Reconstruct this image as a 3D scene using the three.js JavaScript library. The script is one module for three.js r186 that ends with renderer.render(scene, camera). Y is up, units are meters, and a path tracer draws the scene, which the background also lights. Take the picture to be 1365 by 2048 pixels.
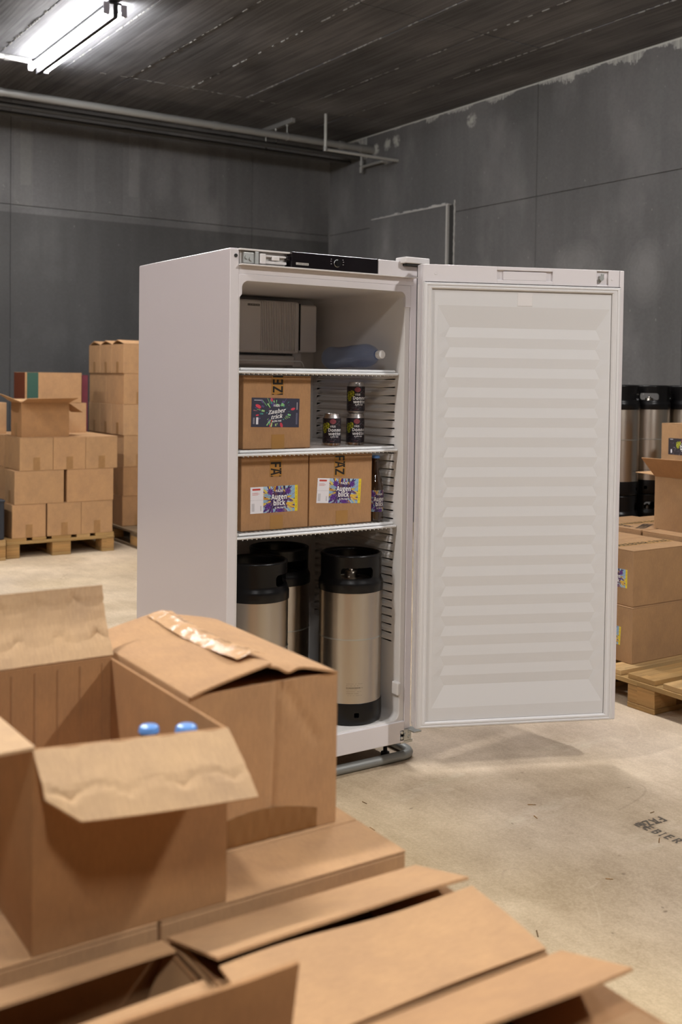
import * as THREE from 'three';
import { mergeGeometries, mergeVertices, toCreasedNormals } from 'three/addons/utils/BufferGeometryUtils.js';
import { RoundedBoxGeometry } from 'three/addons/geometries/RoundedBoxGeometry.js';
import { Brush, Evaluator, SUBTRACTION } from 'three-bvh-csg';
import { RectAreaLightUniformsLib } from 'three/addons/lights/RectAreaLightUniformsLib.js';

// ---------------------------------------------------------------- camera, light levels, exposure
const scene = new THREE.Scene();
const V = (x, y, z) => new THREE.Vector3(x, y, z);
const camera = new THREE.PerspectiveCamera(2 * Math.atan(1024 / 2140.06) * 180 / Math.PI, 1365 / 2048, 0.05, 60);
{
  const yaw = 0.58241, pitch = -0.030227, roll = 0.013603;
  const f = V(Math.sin(yaw) * Math.cos(pitch), Math.sin(pitch), -Math.cos(yaw) * Math.cos(pitch));
  const r0 = V(Math.cos(yaw), 0, Math.sin(yaw)), u0 = r0.clone().cross(f);
  const up = u0.clone().multiplyScalar(Math.cos(roll)).addScaledVector(r0, -Math.sin(roll));
  camera.position.set(-1.58467, 1.3923, 3.06122);
  camera.up.copy(up); camera.lookAt(camera.position.clone().add(f));
  camera.setViewOffset(1365, 2048, 0, 204.4, 1365, 2048);
  camera.focus = 3.75; camera.userData.fStop = 3.8;
}
const renderer = new THREE.WebGLRenderer({ antialias: true });
renderer.toneMapping = THREE.LinearToneMapping;
renderer.toneMappingExposure = 1.0;
renderer.shadowMap.enabled = true;
scene.background = new THREE.Color(0x000000);
RectAreaLightUniformsLib.init();
const LAMP_COLOUR = new THREE.Color(1.0, 0.972, 0.95), LAMP_DOWN = 80, LAMP_TUBE = 105;
// fluorescent battens: centre x, centre z, turned across the room?, strength, length
const LAMPS = [
  [1.09, -4.62, 0, 0.6, 1.66], [1.69, 3.2, 0, 5.2, 0.66], [-2.3, 0.42, 1, 1.05, 1.66], [-1.9, 3.65, 0, 1.9, 0.66], [1.9, -1.2, 0, 0.5, 1.66], [-1.6, -3.4, 0, 0.7, 1.66],
];

// ---------------------------------------------------------------- helpers
function rng(s) { return () => { s = (s + 0x6d2b79f5) | 0; let t = Math.imul(s ^ (s >>> 15), 1 | s); t = (t + Math.imul(t ^ (t >>> 7), 61 | t)) ^ t; return ((t ^ (t >>> 14)) >>> 0) / 4294967296; }; }
const used = new Map();
function numbered(n) { const k = used.get(n) ?? 0; used.set(n, k + 1); return k ? n + '_' + String(k).padStart(3, '0') : n; }
function uvBox(g) {
  if (g.index) g = g.toNonIndexed();
  const p = g.attributes.position, uv = new Float32Array(p.count * 2), a = V(), b = V(), c = V(), n = V();
  for (let i = 0; i < p.count; i += 3) {
    a.fromBufferAttribute(p, i); b.fromBufferAttribute(p, i + 1); c.fromBufferAttribute(p, i + 2);
    n.subVectors(b, a).cross(c.clone().sub(a));
    const ax = Math.abs(n.x), ay = Math.abs(n.y), az = Math.abs(n.z);
    [a, b, c].forEach((q, k) => {
      const j = (i + k) * 2;
      if (ay >= ax && ay >= az) { uv[j] = q.x; uv[j + 1] = -q.z; } else if (ax >= az) { uv[j] = q.z; uv[j + 1] = q.y; } else { uv[j] = q.x; uv[j + 1] = q.y; }
    });
  }
  g.setAttribute('uv', new THREE.BufferAttribute(uv, 2));
  return g;
}
function clean(g) { if (g.index) g = g.toNonIndexed(); for (const k of Object.keys(g.attributes)) if (!['position', 'normal', 'uv'].includes(k)) g.deleteAttribute(k); if (!g.attributes.uv) uvBox(g); return g; }
const merge = (list) => mergeGeometries(list.map(clean));
function bx(x0, x1, y0, y1, z0, z1, r = 0) {
  const w = x1 - x0, h = y1 - y0, d = z1 - z0;
  const g = r ? new RoundedBoxGeometry(w, h, d, 2, Math.min(r, w / 2.05, h / 2.05, d / 2.05)) : new THREE.BoxGeometry(w, h, d);
  g.translate((x0 + x1) / 2, (y0 + y1) / 2, (z0 + z1) / 2);
  return uvBox(g);
}
function cyl(r, a, b, seg = 16, r2 = r) {                      // a cylinder from point a to point b
  const d = b.clone().sub(a), g = new THREE.CylinderGeometry(r2, r, d.length(), seg);
  g.translate(0, d.length() / 2, 0);
  g.applyQuaternion(new THREE.Quaternion().setFromUnitVectors(V(0, 1, 0), d.clone().normalize()));
  g.translate(a.x, a.y, a.z);
  return g;
}
function tube(pts, r, seg = 64, rs = 12) { return new THREE.TubeGeometry(new THREE.CatmullRomCurve3(pts, false, 'centripetal'), seg, r, rs); }
function bendTube(pts, r, bend, rs = 14) {                       // straight runs joined by round elbows
  const path = new THREE.CurvePath();
  let from = pts[0];
  for (let i = 1; i < pts.length; i++) {
    const c = pts[i];
    if (i === pts.length - 1) { path.add(new THREE.LineCurve3(from, c)); break; }
    const a = c.clone().add(from.clone().sub(c).setLength(bend)), b = c.clone().add(pts[i + 1].clone().sub(c).setLength(bend));
    path.add(new THREE.LineCurve3(from, a)); path.add(new THREE.QuadraticBezierCurve3(a, c, b)); from = b;
  }
  return new THREE.TubeGeometry(path, 30 * pts.length, r, rs);
}
function lathe(pts, seg = 48) {                                 // v runs with the length of the profile
  const g = new THREE.LatheGeometry(pts.map(([r, y]) => new THREE.Vector2(r, y)), seg), n = pts.length, l = [0], uv = g.attributes.uv;
  for (let i = 1; i < n; i++) l.push(l[i - 1] + Math.hypot(pts[i][0] - pts[i - 1][0], pts[i][1] - pts[i - 1][1]));
  for (let i = 0; i < uv.count; i++) uv.setY(i, l[i % n] / l[n - 1]);
  return g;
}
function sheet(P, nu, nv, t) {                                  // thin curved board; P(u, v) -> Vector3, thickness t grows along its normal
  const e = 1e-3, top = [], bot = [], uv = [];
  const L = P(0, .5).distanceTo(P(1, .5)), W = P(.5, 0).distanceTo(P(.5, 1));
  for (let j = 0; j <= nv; j++) for (let i = 0; i <= nu; i++) {
    const u = i / nu, v = j / nv, p = P(u, v);
    const du = P(Math.min(1, u + e), v).sub(P(Math.max(0, u - e), v)), dv = P(u, Math.min(1, v + e)).sub(P(u, Math.max(0, v - e)));
    const n = du.cross(dv).normalize();
    top.push(p.clone().addScaledVector(n, t)); bot.push(p); uv.push([u * L, v * W]);
  }
  const pos = [], tex = [], put = (a, k) => { pos.push(a[k].x, a[k].y, a[k].z); tex.push(uv[k][0], uv[k][1]); };
  const idx = (i, j) => j * (nu + 1) + i;
  for (let j = 0; j < nv; j++) for (let i = 0; i < nu; i++) {
    const a = idx(i, j), b = idx(i + 1, j), c = idx(i + 1, j + 1), d = idx(i, j + 1);
    [a, b, c, a, c, d].forEach((k) => put(top, k)); [a, c, b, a, d, c].forEach((k) => put(bot, k));
  }
  const rim = (k1, k2) => { [[bot, k1], [bot, k2], [top, k2], [bot, k1], [top, k2], [top, k1]].forEach(([s, k]) => put(s, k)); };
  for (let i = 0; i < nu; i++) { rim(idx(i, 0), idx(i + 1, 0)); rim(idx(i + 1, nv), idx(i, nv)); }
  for (let j = 0; j < nv; j++) { rim(idx(0, j + 1), idx(0, j)); rim(idx(nu, j), idx(nu, j + 1)); }
  const g = new THREE.BufferGeometry();
  g.setAttribute('position', new THREE.Float32BufferAttribute(pos, 3)); g.setAttribute('uv', new THREE.Float32BufferAttribute(tex, 2));
  const m = toCreasedNormals(g, 0.6);
  return m;
}
function tag(o, label, category, group) { o.userData.label = label; o.userData.category = category; if (group) o.userData.group = group; return o; }
function thing(name, label, category, group, x = 0, y = 0, z = 0) {
  const o = new THREE.Group(); o.name = numbered(name); o.position.set(x, y, z); scene.add(o); return tag(o, label, category, group);
}
function part(name, g, m, parent, local = false) {               // geometry in world places unless local
  g = clean(g);
  if (!local) { const q = V(); for (let p = parent; p && p !== scene; p = p.parent) q.add(p.position); g.translate(-q.x, -q.y, -q.z); }
  const o = new THREE.Mesh(g, m); o.name = name; o.castShadow = o.receiveShadow = true; parent.add(o); return o;
}
function struct(name, g, m, parent) {
  const o = new THREE.Mesh(clean(g), m); o.name = parent ? name : numbered(name); o.castShadow = o.receiveShadow = true;
  if (!parent) o.userData.kind = 'structure';
  (parent ?? scene).add(o); return o;
}
// ---------------------------------------------------------------- textures
function canvas(w, h, draw) { const c = document.createElement('canvas'); c.width = w; c.height = h; draw(c.getContext('2d'), w, h); return c; }
function tex(c, srgb = true, wrap = THREE.ClampToEdgeWrapping) { const t = new THREE.CanvasTexture(c); if (srgb) t.colorSpace = THREE.SRGBColorSpace; t.wrapS = t.wrapT = wrap; t.magFilter = THREE.LinearFilter; return t; }
const HASH = new Float32Array(65536); { const r = rng(77); for (let i = 0; i < 65536; i++) HASH[i] = r(); }
const hsh = (x, y) => HASH[((x * 73 + y * 1997 + (x ^ (y * 13)) * 31) & 65535)];
function vn(x, y) { const xi = Math.floor(x), yi = Math.floor(y); let fx = x - xi, fy = y - yi; fx = fx * fx * (3 - 2 * fx); fy = fy * fy * (3 - 2 * fy);
  const a = hsh(xi, yi), b = hsh(xi + 1, yi), c = hsh(xi, yi + 1), d = hsh(xi + 1, yi + 1); return a + (b - a) * fx + (c - a) * fy + (a - b - c + d) * fx * fy; }
const fbm = (x, y, o = 4) => { let s = 0, a = .5, n = 0; for (let i = 0; i < o; i++) { s += a * vn(x, y); n += a; a *= .5; x = x * 2.03 + 17.1; y = y * 2.03 + 5.7; } return s / n; };
function shade(w, h, f) { return canvas(w, h, (c) => { const im = new ImageData(w, h), d = im.data; for (let y = 0, i = 0; y < h; y++) for (let x = 0; x < w; x++, i += 4) { const v = f(x, y); d[i] = v[0]; d[i + 1] = v[1]; d[i + 2] = v[2]; d[i + 3] = 255; } c.putImageData(im, 0, 0); }); }

// cardboard: faint flutes, fibres and mottling around white, so a material colour tints it
const cbCanvas = shade(768, 768, (x, y) => { const m = fbm(x / 60, y / 60, 3) - .5, f = vn(x / 2.2, y / 14) - .5, g = hsh(x, y) - .5, s = Math.sin(x / 768 * Math.PI * 2 * 96) * .5; const v = 232 + m * 22 + f * 12 + g * 16 + s * 3; return [v, v - 1, v - 3 - m * 6]; });
const cbTex = tex(cbCanvas, true, THREE.RepeatWrapping); cbTex.repeat.set(1 / .6, 1 / .6);
const cbBump = tex(cbCanvas, false, THREE.RepeatWrapping); cbBump.repeat.copy(cbTex.repeat);
const CB = (r, g, b) => new THREE.MeshStandardMaterial({ color: new THREE.Color().setRGB(r, g, b), map: cbTex, bumpMap: cbBump, bumpScale: .0006, roughness: .82 });
const cbA = CB(.585, .34, .168), cbB = CB(.555, .328, .163), cbC = CB(.615, .37, .19), cbD = CB(.50, .275, .128), cbE = CB(.52, .278, .122), cbIn = CB(.68, .45, .255), cbFridge = CB(.50, .275, .13);
const CBS = [cbA, cbB, cbC, cbD];
const woodCanvas = shade(512, 512, (x, y) => { const g = fbm(x / 260, y / 9, 3), r = Math.sin((y / 16 + g * 5 + fbm(x / 120, y / 60, 2) * 4)) * .5, n = hsh(x, y) - .5; const v = 205 + (g - .5) * 60 + r * 16 + n * 14; return [v, v - 8 - r * 4, v - 26 - r * 8]; });
const woodTex = tex(woodCanvas, true, THREE.RepeatWrapping); woodTex.repeat.set(1 / .5, 1 / .5);
const WOOD = (r, g, b) => new THREE.MeshStandardMaterial({ color: new THREE.Color().setRGB(r, g, b), map: woodTex, roughness: .8 });
const woods = [WOOD(.64, .43, .2), WOOD(.58, .37, .16), WOOD(.70, .48, .25)], chipWood = WOOD(.6, .37, .16), oldWood = WOOD(.28, .2, .13);
const tapeMat = new THREE.MeshPhysicalMaterial({ color: new THREE.Color().setRGB(.40, .21, .065), roughness: .28, clearcoat: .4, clearcoatRoughness: .2 });
const tapeSoft = new THREE.MeshPhysicalMaterial({ color: new THREE.Color().setRGB(.43, .235, .095), roughness: .45, map: cbTex });
// writing
const fit = (c, s, x, y, w, size, font = 'bold', align = 'center') => { c.font = `${font} ${size}px sans-serif`; c.textAlign = align; c.textBaseline = 'middle'; const m = c.measureText(s).width; c.save(); c.translate(x, y); if (m > w) c.scale(w / m, 1); c.fillText(s, 0, 0); c.restore(); };
function stretch(c, s, x, y, w, h, font = 'bold 100px sans-serif') { c.save(); c.font = font; c.textAlign = 'center'; c.textBaseline = 'alphabetic'; const m = c.measureText(s).width; c.translate(x, y + h / 2); c.scale(w / m, h / 72); c.fillText(s, 0, 0); c.restore(); }
function augenArt(c, x0, y0, w, h, seed) {                        // purple, blue and yellow leaf swirl
  const r = rng(seed); c.save(); c.beginPath(); c.rect(x0, y0, w, h); c.clip(); c.fillStyle = '#8fb2cf'; c.fillRect(x0, y0, w, h);
  const cols = ['#5d2f86', '#7a3fa0', '#3e2566', '#e0b63c', '#c98f2a', '#7fa9cf', '#a8c6df', '#4a2a78', '#d8c35a', '#2b2350'];
  for (let i = 0; i < 230; i++) {
    const a = r() * 6.28, d = (.12 + r() * .62) * w, px = x0 + w / 2 + Math.cos(a) * d, py = y0 + h / 2 + Math.sin(a) * d * .75, l = w * (.05 + r() * .1);
    c.save(); c.translate(px, py); c.rotate(a + (r() - .5) * .9); c.fillStyle = cols[Math.floor(r() * cols.length)]; c.beginPath(); c.ellipse(0, 0, l, l * (.14 + r() * .2), 0, 0, 6.3); c.fill();
    c.strokeStyle = r() < .5 ? '#231a3c' : '#f0dca0'; c.lineWidth = w / 300; c.stroke(); c.restore();
  }
  for (const [fx, fy] of [[.22, .2], [.78, .22], [.15, .75], [.52, .93]]) for (let k = 0; k < 9; k++) { c.save(); c.translate(x0 + fx * w, y0 + fy * h); c.rotate(k * .7); c.fillStyle = k % 2 ? '#6a3696' : '#4d2578'; c.beginPath(); c.ellipse(w * .055, 0, w * .055, w * .02, 0, 0, 6.3); c.fill(); c.restore(); }
  c.fillStyle = 'rgba(52,28,84,.72)'; c.beginPath(); c.ellipse(x0 + w * .5, y0 + h * .5, w * .27, h * .36, 0, 0, 6.3); c.fill(); c.fillStyle = '#ffffff'; c.shadowColor = '#1d1533'; c.shadowBlur = w / 60;
  stretch(c, 'FÄZE', x0 + w * .5, y0 + h * .19, w * .24, h * .085); stretch(c, 'Augen', x0 + w * .5, y0 + h * .41, w * .5, h * .2); stretch(c, 'blick', x0 + w * .5, y0 + h * .64, w * .38, h * .2); stretch(c, '5,1% Vol', x0 + w * .5, y0 + h * .83, w * .28, h * .07);
  c.restore();
}
const augenLabel = tex(canvas(768, 416, (c, w, h) => {
  c.fillStyle = '#e9e7ee'; c.fillRect(0, 0, w, h); augenArt(c, w * .27, 0, w * .67, h, 5);
  c.fillStyle = '#e8cf2e'; c.fillRect(w * .94, 0, w * .06, h);
  c.fillStyle = '#c2463e'; c.beginPath(); c.roundRect(w * .04, h * .06, w * .17, h * .07, 12); c.fill();
  c.fillStyle = '#c2605a'; for (let i = 0; i < 3; i++) c.fillRect(w * .04, h * (.22 + i * .035), w * (.12 + (i % 2) * .03), 5);
  c.fillStyle = '#9a98a0'; c.fillRect(0, h * .5, w * .27, 2); for (let i = 0; i < 5; i++) c.fillRect(w * (.03 + i * .012), h * .62, 4, h * .3); for (let i = 0; i < 2; i++) c.fillRect(w * (.21 + i * .014), h * .72, 5, h * .2);
  c.save(); c.translate(w * .97, h * .5); c.rotate(-Math.PI / 2); c.fillStyle = '#8a7510'; for (let i = 0; i < 24; i++) if (i % 5) c.fillRect(-h * .42 + i * h * .035, -4, h * .026, 8); c.restore();
}));
const zauberLabel = tex(canvas(768, 456, (c, w, h) => {
  const r = rng(9); c.fillStyle = '#37384a'; c.fillRect(0, 0, w, h);
  const cols = ['#d8475b', '#c23d52', '#86cf8a', '#a6dd8d', '#4f9e93', '#5a4d80', '#46427c', '#6a5a90', '#3f7d86', '#b9d78e'];
  for (let i = 0; i < 74; i++) {
    const a = r() * 6.28, d = .2 + r() * .62, px = w / 2 + Math.cos(a) * d * w * .55, py = h / 2 + Math.sin(a) * d * h * .62; c.save(); c.translate(px, py); c.rotate(a); c.fillStyle = cols[Math.floor(r() * cols.length)];
    const l = 14 + r() * 46, k = Math.floor(r() * 4);
    if (k === 0) { c.beginPath(); c.moveTo(-l, -2); c.lineTo(l, -l * .22); c.lineTo(l, l * .22); c.fill(); } else if (k === 1) c.fillRect(-l, -3, 2 * l, 6); else if (k === 2) { c.beginPath(); c.ellipse(0, 0, l * .8, l * .42, 0, 0, 6.3); c.fill(); } else { c.fillRect(-l * .5, -l * .28, l, l * .56); c.fillStyle = '#37384a'; c.fillRect(-l * .3, -l * .1, l * .6, 4); }
    c.restore();
  }
  c.fillStyle = '#37384a'; c.beginPath(); c.ellipse(w * .53, h * .52, w * .2, h * .27, -.1, 0, 6.3); c.fill();
  c.fillStyle = '#fff'; fit(c, 'FÄZE', w * .52, h * .26, w * .16, 44);
  for (const [s, y, ww] of [['Zauber', .45, .36], ['trick', .63, .24]]) { c.save(); c.translate(w * .53, h * y); c.transform(1, -.16, -.22, 1, 0, 0); stretch(c, s, 0, 0, w * ww, h * .14, 'bold 100px serif'); c.restore(); }
  c.save(); c.translate(w * .53, h * .79); c.rotate(-.1); fit(c, '4,9% Vol', 0, 0, w * .2, 36); c.restore();
  c.fillStyle = '#e6e6ee'; c.fillRect(w * .1, h * .67, w * .045, h * .24); c.fillRect(w * .05, h * .075, w * .15, 8); for (let i = 0; i < 3; i++) c.fillRect(w * (.04 + i * .012), h * .68, 3, h * .22);
  c.fillRect(w * .945, h * .13, 7, h * .26); c.fillStyle = '#9a9ab8'; for (let i = 0; i < 3; i++) c.fillRect(w * (.935 + i * .012), h * .5, 3, h * .4);
}));
function donnerArt(c, w, h, tx) {                                  // tx: where the words stand, as a share of the width
  const r = rng(21); c.fillStyle = '#2e2a31'; c.fillRect(0, 0, w, h);
  for (let i = 0; i < 160; i++) { c.strokeStyle = ['#6a626c', '#8a4652', '#4a4856', '#a49ea6', '#74404c'][Math.floor(r() * 5)]; c.lineWidth = 1 + r() * 4; c.beginPath(); const x = r() * w, y = r() * h; c.moveTo(x, y); c.lineTo(x + (r() - .3) * w * .12, y + (r() - .5) * h * .16); c.stroke(); }
  const hop = (x, y, s) => { for (let k = 0; k < 11; k++) { c.fillStyle = k % 2 ? '#c9c93a' : '#9aa32c'; c.beginPath(); c.ellipse(x + Math.sin(k * 2.4) * s * .6, y + (k - 5) * s * .22, s * .42, s * .3, k, 0, 6.3); c.fill(); c.strokeStyle = '#3c4018'; c.lineWidth = s / 14; c.stroke(); } };
  const s = h * .16; hop(w * (tx - .16), h * .36, s * .75); hop(w * (tx - .1), h * .3, s * .6); hop(w * (tx - .15), h * .5, s * .5); hop(w * (tx + .42), h * .34, s * .7);
  c.fillStyle = '#b4606a'; c.beginPath(); c.ellipse(w * (tx + .0), h * .13, w * .055, h * .1, .2, 0, 6.3); c.fill(); c.strokeStyle = '#4a2730'; c.lineWidth = 4; for (let k = 0; k < 8; k++) { c.beginPath(); c.moveTo(w * (tx - .05 + k * .012), h * .05); c.lineTo(w * (tx - .035 + k * .012), h * .21); c.stroke(); }
  c.fillStyle = '#fff'; stretch(c, 'FÄZE', w * tx, h * .33, w * .095, h * .075); stretch(c, 'Donner', w * (tx + .055), h * .47, w * .29, h * .135); stretch(c, 'wetter', w * (tx + .055), h * .62, w * .27, h * .125); stretch(c, '4,6% Vol', w * (tx + .03), h * .74, w * .15, h * .055);
}
const canWrap = tex(canvas(1024, 512, (c, w, h) => donnerArt(c, w, h, .5)), true, THREE.RepeatWrapping);
const donnerLabel = tex(canvas(512, 256, (c, w, h) => { donnerArt(c, w, h, .47); c.fillStyle = '#e6e6ee'; c.fillRect(w * .08, h * .68, w * .04, h * .22); c.fillRect(w * .05, h * .06, w * .1, 7); }));
const bottleWrap = tex(canvas(1024, 384, (c, w, h) => { augenArt(c, 0, 0, w * .5, h, 31); augenArt(c, w * .5, 0, w * .5, h, 31); }), true, THREE.RepeatWrapping);
const printTape = (s, flip, len, start) => tex(canvas(160, Math.round(160 * len / .047), (c, w, h) => {   // tan tape with big black stencil letters running along it; len metres, first letter after start metres
  c.fillStyle = '#a87a3c'; c.fillRect(0, 0, w, h); const k = 160 / .047; c.save(); c.translate(w / 2, flip ? h : 0); c.rotate(flip ? -Math.PI / 2 : Math.PI / 2); c.fillStyle = '#25211f';
  [...s].forEach((ch, i) => { c.font = 'bold 100px sans-serif'; const m = c.measureText(ch).width, a = (start + i * .0245) * k, lw = .0215 * k; c.save(); c.textAlign = 'left'; c.textBaseline = 'alphabetic'; c.translate(a, w * .43); c.scale((ch === 'I' ? lw * .4 : lw) / m * 1.12, w * (ch === 'Ä' ? .90 : .86) / 73); c.fillText(ch === 'Ä' ? 'A' : ch, 0, 0); c.restore(); if (ch === 'Ä') for (const q of [.02, .68]) c.fillRect(a + lw * q, -w * .45, lw * .3, w * .15); });
  c.restore();
}));
const alphaText = (w, h, f) => tex(canvas(w, h, (c) => { c.fillStyle = '#000'; c.fillRect(0, 0, w, h); c.fillStyle = '#fff'; f(c); }), false);

// ---------------------------------------------------------------- materials
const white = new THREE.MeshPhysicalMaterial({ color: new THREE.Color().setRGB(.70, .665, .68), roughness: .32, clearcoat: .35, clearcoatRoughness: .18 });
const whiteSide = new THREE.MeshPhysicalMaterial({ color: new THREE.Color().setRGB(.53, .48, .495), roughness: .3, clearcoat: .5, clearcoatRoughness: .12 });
const plastic = new THREE.MeshStandardMaterial({ color: new THREE.Color().setRGB(.70, .67, .66), roughness: .42 });
const linerMat = new THREE.MeshStandardMaterial({ color: new THREE.Color().setRGB(.69, .665, .645), roughness: .4 });
const gasketMat = new THREE.MeshStandardMaterial({ color: new THREE.Color().setRGB(.68, .665, .665), roughness: .5 });
const wireMat = new THREE.MeshPhysicalMaterial({ color: new THREE.Color().setRGB(.84, .86, .88), roughness: .3, clearcoat: .3 });
const gloss = new THREE.MeshPhysicalMaterial({ color: new THREE.Color().setRGB(.008, .006, .008), roughness: .08, clearcoat: 1, clearcoatRoughness: .04 });
const blackPlastic = new THREE.MeshPhysicalMaterial({ color: new THREE.Color().setRGB(.005, .0046, .005), roughness: .3, specularIntensity: .6 });
const darkGap = new THREE.MeshStandardMaterial({ color: new THREE.Color().setRGB(.03, .03, .03), roughness: .9 });
const steel = new THREE.MeshPhysicalMaterial({ color: new THREE.Color().setRGB(.54, .485, .42), metalness: 1, roughness: .33, anisotropy: .6, anisotropyRotation: Math.PI / 2 });
const zinc = new THREE.MeshStandardMaterial({ color: new THREE.Color().setRGB(.5, .51, .49), metalness: .85, roughness: .38 });
const galv = new THREE.MeshStandardMaterial({ color: new THREE.Color().setRGB(.30, .31, .30), metalness: .55, roughness: .5 });
const pipeMat = new THREE.MeshStandardMaterial({ color: new THREE.Color().setRGB(.30, .305, .30), metalness: .35, roughness: .5 });
const darkPipe = new THREE.MeshStandardMaterial({ color: new THREE.Color().setRGB(.05, .05, .05), roughness: .55 });
const capBlue = new THREE.MeshPhysicalMaterial({ color: new THREE.Color().setRGB(.14, .34, .78), roughness: .3, clearcoat: .6 });
const amber = new THREE.MeshPhysicalMaterial({ color: new THREE.Color().setRGB(.045, .02, .008), roughness: .07, clearcoat: 1, clearcoatRoughness: .03 });
const paper = new THREE.MeshStandardMaterial({ map: augenLabel, roughness: .5 });

// ---------------------------------------------------------------- room shell
const XR = 4.72, ZB = -6.8, H = 3.88, XL = -7, ZF = 7.2;
const wallCanvas = (seed, draw) => { const W = 2048, Hh = 1332, c0 = shade(W, Hh, (x, y) => {
  const big = fbm(x / 260 + seed, y / 420, 3), st = fbm(x / 26 + seed, y / 420, 3), n = hsh(x + seed, y), sp = vn(x / 5, y / 5 + seed);
  let v = 97 + (big - .5) * 30 + (st - .5) * 9 + (n - .5) * 5 + (sp - .5) * 6; const patch = fbm(x / 130 + 40 + seed, y / 210 + 9, 4); if (patch > .56) v += (patch - .56) * 70; return [v, v, v + 1];
}); draw(c0.getContext('2d'), W, Hh); return c0; };
const PX = 2048 / 6;                                                // 6 m of wall across each canvas
const ragged = (c, x0, x1, y, d, seed) => { const r = rng(seed); c.fillStyle = 'rgba(196,198,194,.85)'; for (let x = x0; x < x1; x += 3) { const k = fbm(x / 60 + seed, 3, 3), hh = d * Math.max(.15, (k - .25) * 2.2) * (0.7 + r() * .5); c.globalAlpha = .45 + r() * .5; c.fillRect(x, y, 3.4, hh); } c.globalAlpha = 1; };
const ring = (c, x, y, rad, seed) => { const r = rng(seed); for (let i = 0; i < 90; i++) { const a = r() * 6.28, k = .1 + r() * .9; c.fillStyle = `rgba(178,180,176,${.14 + r() * .3})`; c.beginPath(); c.ellipse(x + Math.cos(a) * rad * k, y + Math.sin(a) * rad * k, 2 + r() * 5, 2 + r() * 5, 0, 0, 6.3); c.fill(); } };
const specks = (c, w, h, n, seed) => { const r = rng(seed); for (let i = 0; i < n; i++) { c.fillStyle = `rgba(185,186,184,${.2 + r() * .5})`; const s = .6 + r() * 1.6; c.fillRect(r() * w, r() * h, s, s * (1 + r() * 2)); } };
// right wall canvas: left edge at the corner (z = -6.8), runs towards the viewer for 6 m
const rightTex = tex(wallCanvas(3, (c, w, h) => {
  const zx = (z) => (z + 6.8) * PX, yy = (y) => (3.88 - y) * PX;
  c.fillStyle = 'rgba(200,202,198,.8)'; c.fillRect(zx(-6.5), 0, zx(0), 5); ragged(c, zx(-6.4), zx(-5.0), 0, 9, 4); ragged(c, zx(-5.1), zx(-3.2), 0, 17, 5); ragged(c, zx(-3.3), zx(-1.2), 0, 34, 6); ragged(c, zx(-6.55), zx(-6.1), 0, 60, 7);
  for (const [z, y, r] of [[-5.93, 3.72, 17], [-5.73, 3.735, 19], [-5.58, 3.74, 20], [-4.43, 3.73, 22], [-6.12, 3.7, 14]]) ring(c, zx(z), yy(y), r, 30 + z * 10);
  c.globalAlpha = .25; c.fillStyle = '#b8b9b6'; for (const [z, y, a, b] of [[-3.1, 2.35, 90, 60], [-2.4, 2.2, 70, 90], [-4.2, 2.2, 30, 100], [-5.4, 2.3, 60, 120]]) for (let k = 0; k < 5; k++) { c.globalAlpha = .05; c.beginPath(); c.ellipse(zx(z), yy(y), a * (1 - k * .15), b * (1 - k * .15), 0, 0, 6.3); c.fill(); } c.globalAlpha = 1;
  specks(c, w, h, 500, 8);
}), true, THREE.MirroredRepeatWrapping);
const backTex = tex(wallCanvas(11, (c, w, h) => {                    // x from -1.28 to 4.72
  specks(c, w, h, 420, 12); c.fillStyle = '#c4c5c2'; const xx = (x) => (x + 1.28) * PX;
  for (const [x, a] of [[1.3, .06], [1.9, .05], [2.35, .08], [3.1, .05], [3.3, .04]]) { c.globalAlpha = a; c.fillRect(xx(x), 100, 60, 230); c.fillRect(xx(x) + 20, 60, 34, 200); } c.globalAlpha = 1;
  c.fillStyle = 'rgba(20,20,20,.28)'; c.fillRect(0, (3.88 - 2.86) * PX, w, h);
}), true, THREE.MirroredRepeatWrapping);
const ceilTex = tex(canvas(2048, 2048, (c, w, h) => {                // x from -1.28, z from -6.8; grain runs along z (canvas y)
  c.drawImage(shade(w, h, (x, y) => { const k = Math.floor((x / PX - .035) / .1375), g = fbm(x / 5, y / 150 + k * 7, 3), b = hsh(k, 3), m = fbm(x / 170, y / 240, 4), n = hsh(x, y); const v = 90 + (g - .5) * 44 + (b - .5) * 14 + (m - .5) * 50 + (n - .5) * 8 + 2; return [v - 1, v, v + 4]; }), 0, 0); specks(c, w, h, 260, 15);
}), true, THREE.MirroredRepeatWrapping);
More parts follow.
